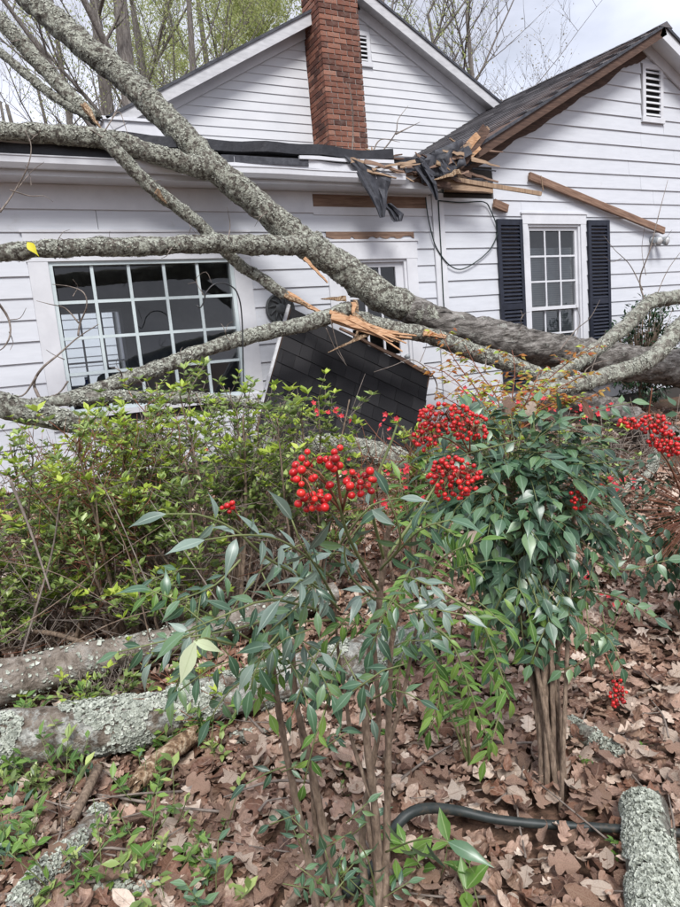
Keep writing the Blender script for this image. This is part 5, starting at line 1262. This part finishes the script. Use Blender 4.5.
# --- azalea hedge at the left
def azalea(px, base_y, height, spread, label, seed, nst=15, ntw=14, topbright=.5, mat='azalea', ls=(.028, .054), nind=90, name='azalea_shrub', group=None):
    rn = random.Random(seed); base = atg(px, base_y, 0); base.z = gz(base.x, base.y)
    t = thing(name, label, 'shrub', tuple(base), group); L_ = Leaves('azalea'); sb = MB(); tb = MB()
    for i in range(nst):
        a = rn.uniform(0, 6.283); rr = rn.random()**.5; top = base+Vector((math.cos(a)*rr*spread, math.sin(a)*rr*spread*.8, height*(rn.uniform(.62, 1.0) if i % 4 else rn.uniform(1.0, 1.13))*(1-.18*rr*rr)))
        b0 = base+Vector((math.cos(a)*rr*spread*.3, math.sin(a)*rr*spread*.3, -.01)); m_ = b0.lerp(top, .5)+Vector((rn.uniform(-.05, .05), rn.uniform(-.05, .05), 0))
        r0 = rn.uniform(.006, .012); bb = MB(); bb.tube([(b0, r0), (m_, r0*.65), (top-Vector((0, 0, .08)), r0*.3)], 7, .15, 30, .04, seed=i); bb.build('stem', 'cane', t, True)
        for k in range(ntw):
            f = rn.uniform(.42, 1); s0 = (b0.lerp(m_, f*2) if f < .5 else m_.lerp(top-Vector((0, 0, .08)), f*2-1)); aa = rn.uniform(0, 6.283)
            d = Vector((math.cos(aa)*.8, math.sin(aa)*.8, rn.uniform(.25, 1.2))).normalized(); ln = rn.uniform(.07, .2); e_ = s0+d*ln+Vector((0, 0, .02))
            tb.tube([(s0, .0024), (s0.lerp(e_, .5)+Vector((rn.uniform(-.01, .01), rn.uniform(-.01, .01), 0)), .0018), (e_, .001)], 4)
            for w_ in range(3 if rn.random() < .7 else 2):
                c = s0.lerp(e_, 1-w_*.28); sz = rn.uniform(*ls)*(1 if w_ == 0 else .85)
                new = w_ == 0 and s0.z+.5*ln > height*.55 and rn.random() < .72
                for q in range(rn.choice((5, 6, 7))):
                    an = rn.uniform(0, 6.283); o = Vector((math.cos(an), math.sin(an), rn.uniform(.05, .9 if w_ == 0 else .5)))
                    L_.add(c, o+d*.5, UPW+Vector((rn.uniform(-.5, .5), rn.uniform(-.5, .5), 0)), sz*rn.uniform(.7, 1.1), 'newazalea' if new else mat)
    for k in range(nst*14):     # bare inner twigs
        s0 = base+Vector((rn.gauss(0, spread*.5), rn.gauss(0, spread*.4), height*rn.uniform(.12, .8))); d = Vector((rn.uniform(-1, 1), rn.uniform(-1, 1), rn.uniform(-.2, 1.1))).normalized()*rn.uniform(.08, .24)
        tb.tube([(s0, .002), (s0+d*.5+Vector((rn.uniform(-.02, .02), rn.uniform(-.02, .02), 0)), .0016), (s0+d, .0008)], 4)
    tb.build('twigs', 'redstem' if seed % 3 == 0 else 'twig', t, True, kind='stuff'); L_.finish(t, nind); return t
azalea(25, 648, .96, .44, 'leafy hedge shrub at the left edge under the thick branch', 101, 18, 15)
azalea(130, 632, 1.10, .42, 'hedge shrub with a dense fan of bare brown stems left of the canes', 102, 24, 15)
azalea(225, 622, 1.10, .40, 'hedge shrub in front of the hook and the big window', 103, 19, 15)
azalea(300, 605, 1.12, .36, 'hedge shrub directly before the fallen roof panel', 104, 16, 15)
azalea(80, 590, .98, .42, 'rear hedge shrub behind the left edge of the hedge', 105, 14, 14)
azalea(180, 575, 1.08, .42, 'rear hedge shrub below the middle of the big window', 106, 15, 14)
azalea(260, 560, 1.10, .40, 'rear hedge shrub next to the roof panel', 107, 13, 13)
azalea(-40, 660, .55, .35, 'low sprawling shrub at the left edge above the logs', 108, 10, 9)
azalea(60, 655, .40, .30, 'low bright green shrub growing behind the upper log', 109, 12, 10, nind=60)
azalea(170, 645, .38, .28, 'low shrub behind the upper log beside the glossy leaves', 110, 11, 9, nind=60)
azalea(215, 722, .15, .14, 'small green shrub between the two logs left of the canes', 123, 6, 5, nind=40, ls=(.022, .042))
azalea(95, 706, .10, .14, 'small green shrub growing in the gap between the two logs', 124, 6, 4, nind=40, ls=(.022, .042))
for i, (pts, r0) in enumerate((([(0, 640), (60, 600), (110, 560), (170, 520)], .004), ([(20, 660), (50, 560), (60, 500)], .006), ([(150, 640), (130, 560), (105, 500)], .004), ([(170, 630), (150, 590), (120, 520), (95, 470)], .004), ([(60, 650), (120, 620), (200, 600)], .003), ([(230, 620), (190, 560), (150, 500)], .003), ([(0, 560), (60, 575), (120, 610)], .003), ([(10, 480), (30, 530), (50, 590)], .008))):
    b = MB(); b.tube([(atd(x, y, 2.25+.1*math.sin(i+k)), r0*.7*(1-.2*k)) for k, (x, y) in enumerate(pts)], 7, .1, 30, .03)
    b.build('bare_shoot', 'twig' if i % 2 else 'cane', None, True, label=('long pale shoot slanting across the left hedge', 'grey upright stem at the left edge of the hedge', 'thin bare shoot crossing the stem fan leftwards', 'tall bare shoot leaning left over the stem fan', 'low bent shoot lying before the hedge stems', 'thin shoot leaning left below the single berries', 'thin shoot drooping at the left edge of the hedge', 'thick broken stem at the far left of the hedge')[i], cat='stem')
# azalea with red flowers, behind the nandinas
def bloom(p, s):
    b = MB()
    return p
az = azalea(400, 590, .86, .42, 'low azalea with coral red flowers behind the berry clusters', 111, 14, 10, nind=40, name='flowering_azalea')
az2 = azalea(560, 540, .80, .55, 'coral flowered azalea behind the dark bush at the right', 112, 14, 9, nind=30, name='flowering_azalea')
def flowers(par, pts, dep):
    for px, py, n in pts:
        for _ in range(n*2):
            c = atd(px+random.gauss(0, 7), py+random.gauss(0, 5), dep+random.uniform(-.1, .1)); ax = (-FW+UPW*.6+jit(1.1)).normalized(); t1 = ax.orthogonal().normalized(); t2 = ax.cross(t1); b = MB()
            vs0, fs0, _m = TPL['petal'][0]; s = random.uniform(.011, .017)
            for k in range(5):
                a = 2*math.pi*k/5; d = (t1*math.cos(a)+t2*math.sin(a))+ax*.45; M_ = frame_mat(c, d, ax, s); b.add([M_ @ Vector(v_) for v_ in vs0], fs0, tint=random.random()*.99)
            b.build('flower', 'petal', par, True)
flowers(az, [(318, 408, 3), (334, 412, 3), (392, 424, 3), (345, 470, 2), (398, 478, 4), (388, 500, 3), (420, 500, 2), (440, 440, 2), (412, 470, 3), (205, 448, 1)], 2.75)
flowers(az2, [(470, 395, 3), (490, 400, 3), (520, 398, 4), (540, 404, 4), (565, 405, 4), (585, 410, 3), (600, 404, 3), (606, 486, 4), (620, 484, 3), (632, 480, 2), (590, 575, 2), (610, 600, 2)], 2.55)
# dark evergreen shrub against the right wall
hb_ = at(640, 345, -.55); hs = thing('evergreen_shrub', 'dark evergreen shrub against the right wall behind the pale branches', 'shrub', (hb_.x, hb_.y, 0))
LH = Leaves('azalea'); sb = MB()
for i in range(330):
    o = Vector((random.gauss(0, 1), random.gauss(0, 1), random.gauss(0, 1))).normalized(); p = hb_+Vector((o.x*.75, o.y*.38, o.z*.7))*random.uniform(.5, 1)+Vector((.15, 0, -.1))
    sb.tube([(Vector((hb_.x, hb_.y, .2)).lerp(p, .55), .006), (p, .002)], 4)
    for q in range(8): LH.add(p+jit(.05), o+jit(.8), UPW+o*.4+jit(.4), random.uniform(.05, .085), 'holly')
sb.tube([(Vector((hb_.x, hb_.y, 0)), .03), (hb_, .015)], 8); sb.build('stems', 'cane', hs, True); LH.finish(hs, 60)
# twiggy debris under the trunk
for k, (px, py, Y) in enumerate(((600, 425, -2.6), (640, 450, -2.5), (560, 430, -2.4), (660, 470, -2.6), (620, 465, -2.9), (420, 470, -2.4))):
    c = at(px, py, Y); t = thing('twig_pile', ('tangle of dry twigs under the trunk left of the berries', 'tangle of dry twigs below the right berry cluster', 'tangle of dry twigs behind the dark bush top', 'tangle of dry twigs at the right edge under the trunk', 'low tangle of dry twigs on the leaves at the right', 'tangle of dry twigs behind the middle berry cluster')[k], 'twigs', (c.x, c.y, 0))
    b = MB()
    for i in range(46):
        a = Vector((c.x+random.gauss(0, .32), c.y+random.gauss(0, .2), abs(random.gauss(0, c.z*.5)))); d = Vector((random.uniform(-1, 1), random.uniform(-.6, .6), random.uniform(-.3, .7))).normalized(); ln = random.uniform(.15, .5); r = random.uniform(.002, .007)
        b.tube([(a, r), (a+d*ln*.5+jit(.04), r*.7), (a+d*ln+jit(.05), r*.3)], 5)
    b.build('twigs', 'twig', t, True, kind='stuff')
# weeds and seedlings
def weed(px, py, n, size, mat, label, kind='azalea', group=None, h=.06, name='weed'):
    p = atg(px, py, 0); p.z = gz(p.x, p.y); t = thing(name, label, 'weed', tuple(p), group); L_ = Leaves(kind); sb = MB()
    for i in range(max(2, n//5)):
        d = Vector((random.uniform(-.7, .7), random.uniform(-.7, .7), 1)).normalized()*h*random.uniform(.6, 1.5); e_ = p+d; sb.tube([(p, .0018), (p+d*.5+jit(.006), .0015), (e_, .001)], 4)
        for q in range(5): o = Vector((random.uniform(-1, 1), random.uniform(-1, 1), random.uniform(0, .8))); L_.add(p+d*random.uniform(.5, 1), o, UPW+jit(.4)-FW*.2, size*random.uniform(.7, 1.15), mat)
    sb.build('stem', 'greenstem', t, True); L_.finish(t, 6)
weed(436, 892, 16, .062, 'younggreen', 'bright green seedling below the big glossy leaves at the bottom', h=.10, name='seedling'); weed(486, 935, 14, .065, 'younggreen', 'bright green seedling cut by the bottom edge', h=.10, name='seedling')
weed(365, 905, 12, .05, 'younggreen', 'bright green seedling at the foot of the canes', h=.09, name='seedling')
weed(608, 585, 10, .07, 'younggreen', 'young green plant on the leaves right of the dark bush', h=.08, name='seedling')
for i in range(96):
    x, y = random.triangular(-15, 290, 0), random.uniform(765, 920)
    if x > 170 and y < 830 and random.random() < .6: continue
    if abs((x-20)*.72+(y-900)*.69) < 24 and x < 125: continue
    mt = random.choice(('younggreen', 'azalea', 'azalea', 'younggreen', 'nandina')); hh = random.uniform(.05, .18)
    ds = ('tall ' if hh > .12 else 'low ')+{'younggreen': 'fresh green', 'azalea': 'dull green', 'nandina': 'dark green'}[mt]; wh = 'right of the lichened stick' if x > 110 else 'around the lichened stick in the corner'
    weed(x, y, random.choice((10, 15, 20)), random.uniform(.022, .045), mt, '%s weed in the leaf litter %s' % (ds, wh), group='%s weeds %s' % (ds, wh), h=hh)
for i in range(22):
    x, y = random.uniform(0, 250), random.uniform(712, 765)
    weed(x, y, 20, random.uniform(.025, .045), random.choice(('younggreen', 'azalea')), 'small green weed growing between the two fallen logs', group='weeds between the logs', h=random.uniform(.08, .2))
for i in range(16):
    x, y = random.uniform(300, 660), random.uniform(640, 900); weed(x, y, 5, random.uniform(.015, .03), 'younggreen', 'tiny green sprout among the dry leaves around the bush', group='sprouts around the bush', h=.04)
# loose sticks
for i in range(60):
    x, y = (random.uniform(200, 680), random.uniform(590, 900)) if i < 36 else (random.uniform(-10, 200), random.uniform(770, 900)); p = atg(x, y, .045); a = random.uniform(0, 3.14); ln = random.uniform(.08, .35); d = Vector((math.cos(a), math.sin(a), random.uniform(-.02, .06)))*ln; r = random.uniform(.0015, .005)
    b = MB(); b.tube([(p, r), (p+d*.5+jit(.015), r*.8), (p+d, r*.4)], 6, .1, 30, .02); b.build('twig', 'twig', None, True, label='thin dry stick lying on the leaf litter' if i < 36 else 'thin dry stick among the weeds at the lower left', cat='stick', group='sticks on the litter' if i < 36 else 'sticks among the weeds')

# ================================================================== background trees
def tree(px, dep, r_px, height, seed, label, leafmat, nleaf, lean=0, fork=.45, y_ref=60, lsize=.09, levels=3, group='trees behind the house', spread=1.0):
    rn = random.Random(seed); ref = atd(px, y_ref, dep); base = Vector((ref.x, ref.y, 0)); r = r_px*dep/F
    t = thing('tree', label, 'tree', tuple(base), group); b = MB(); tips = []
    def grow(p, d, ln, rr, lv):
        n = 5; pts = [(p, rr)]; q = p.copy(); dd = d.copy()
        for i in range(n):
            dd = (dd+Vector((rn.uniform(-.16, .16), rn.uniform(-.16, .16), rn.uniform(-.02, .12)))*(1 if lv else .35)).normalized(); q = q+dd*ln/n
            pts.append((q.copy(), rr*(1-.72*(i+1)/n)))
            if lv < levels:
                if lv == 0 and i < 2 and rn.random() < .5: continue
                for c in range((2 if lv == 0 else 2) if i > 0 or lv else 1):
                    if rn.random() < (.8, .66, .72)[min(lv, 2)]:
                        a = rn.uniform(0, 6.283); o = Vector((math.cos(a), math.sin(a), rn.uniform(.1, .9))).normalized()
                        grow(q.copy(), (dd*.55+o*.85*spread).normalized(), ln*rn.uniform(.32, .52), rr*(1-.72*(i+1)/n)*(rn.uniform(.26, .46) if lv == 0 else rn.uniform(.4, .62))+.004, lv+1)
        b.tube(pts, 10 if lv == 0 else (6 if lv == 1 else 4), .06 if lv == 0 else 0, 3, ln/9 if lv < 2 else None, cap=False, seed=seed)
        if lv >= 2: tips.extend([(x[0], dd) for x in pts[2:]])
    grow(base, Vector((lean, 0, 1)).normalized(), height, r*1.5, 0)
    tk = b.build('trunk', 'wbark', t, True)
    if nleaf and tips:
        vs0, fs0, md = TPL['tiny'][0]; lb = MB(); 
        for i in range(int(nleaf*1.5)):
            p, d = tips[rn.randrange(len(tips))]
            if p.z < 3: continue
            M_ = frame_mat(p+Vector((rn.gauss(0, .22), rn.gauss(0, .22), rn.gauss(0, .18))), Vector((rn.uniform(-1, 1), rn.uniform(-1, 1), rn.uniform(-1, .4))), Vector((rn.uniform(-1, 1), rn.uniform(-1, 1), 1)), lsize*rn.uniform(.6, 1.3))
            lb.add([M_ @ Vector(v_) for v_ in vs0], fs0, tint=rn.random()*.999)
        lb.build('crown', leafmat, t, False, kind='stuff')
tree(96, 21, 8, 15, 201, 'grey forked tree, leftmost of the thick trunks above the left roof', 'springleaf', 2600, .03)
tree(124, 19, 10, 16, 202, 'thickest grey trunk rising behind the left rake', 'springleaf', 2600, -.02)
tree(158, 25, 5, 15, 203, 'slender straight trunk right of the thickest trunk', 'springleaf', 5000, lsize=.11)
tree(186, 23, 5, 14, 204, 'bent slender tree leaning left behind the rear gable end', 'springleaf', 6000, -.03, lsize=.11)
tree(206, 27, 4.5, 16, 205, 'dark straight trunk above the left slope of the rear gable', 'springleaf', 7000, lsize=.12)
tree(250, 32, 4, 16, 206, 'light green leafing tree above the middle of the rear gable slope', 'springleaf', 17000, lsize=.16)
tree(285, 36, 4, 17, 207, 'light green leafing tree just left of the chimney', 'springleaf', 17000, lsize=.16)
tree(225, 40, 5, 18, 208, 'distant pale green tree behind the left slope of the rear gable', 'springleaf', 18000, lsize=.19)
tree(40, 30, 3, 14, 209, 'thin bare tree at the far left behind the broken limbs', 'buds', 700)
tree(8, 26, 3, 12, 210, 'small bare tree at the left edge of the sky', 'buds', 600)
tree(400, 18, 9, 13, 211, 'thick pale trunk forking just right of the chimney', 'springleaf', 2500, .0)
tree(372, 34, 4, 17, 212, 'yellow-green tree peeping out right of the chimney', 'springleaf', 9000, lsize=.18)
tree(476, 25, 4, 13, 213, 'dark bare tree with upright limbs between the two roofs', 'buds', 300)
tree(430, 28, 3, 13, 214, 'thin bare tree above the right slope of the rear gable', 'buds', 500)
tree(505, 40, 3, 12, 215, 'far bare budding tree low between the roofs', 'buds', 1200, lsize=.13)
tree(560, 34, 2, 10.5, 216, 'thin budding sapling above the right roof slope', 'buds', 900, lsize=.12)
tree(612, 36, 1.6, 10, 217, 'small budding tree top peeking over the right roof near the ridge', 'buds', 600, lsize=.12)
tree(62, 24, 4, 15, 218, 'thin upright tree left of the forked tree behind the broken limb', 'springleaf', 1200, .02)
tree(142, 30, 5, 17, 219, 'straight pale trunk just right of the thickest trunk', 'springleaf', 3000, lsize=.12)
tree(176, 34, 4, 16, 220, 'far straight trunk above the left end of the rear gable', 'springleaf', 5000, lsize=.14)
tree(20, 34, 4, 15, 221, 'far leafing tree at the upper left corner of the sky', 'springleaf', 3000, lsize=.12)
tree(452, 22, 3.5, 12, 222, 'bare branching tree left of the dark tree between the roofs', 'buds', 500)
tree(530, 30, 3, 12, 223, 'bare tree with fine twigs above the valley between the roofs', 'buds', 600)
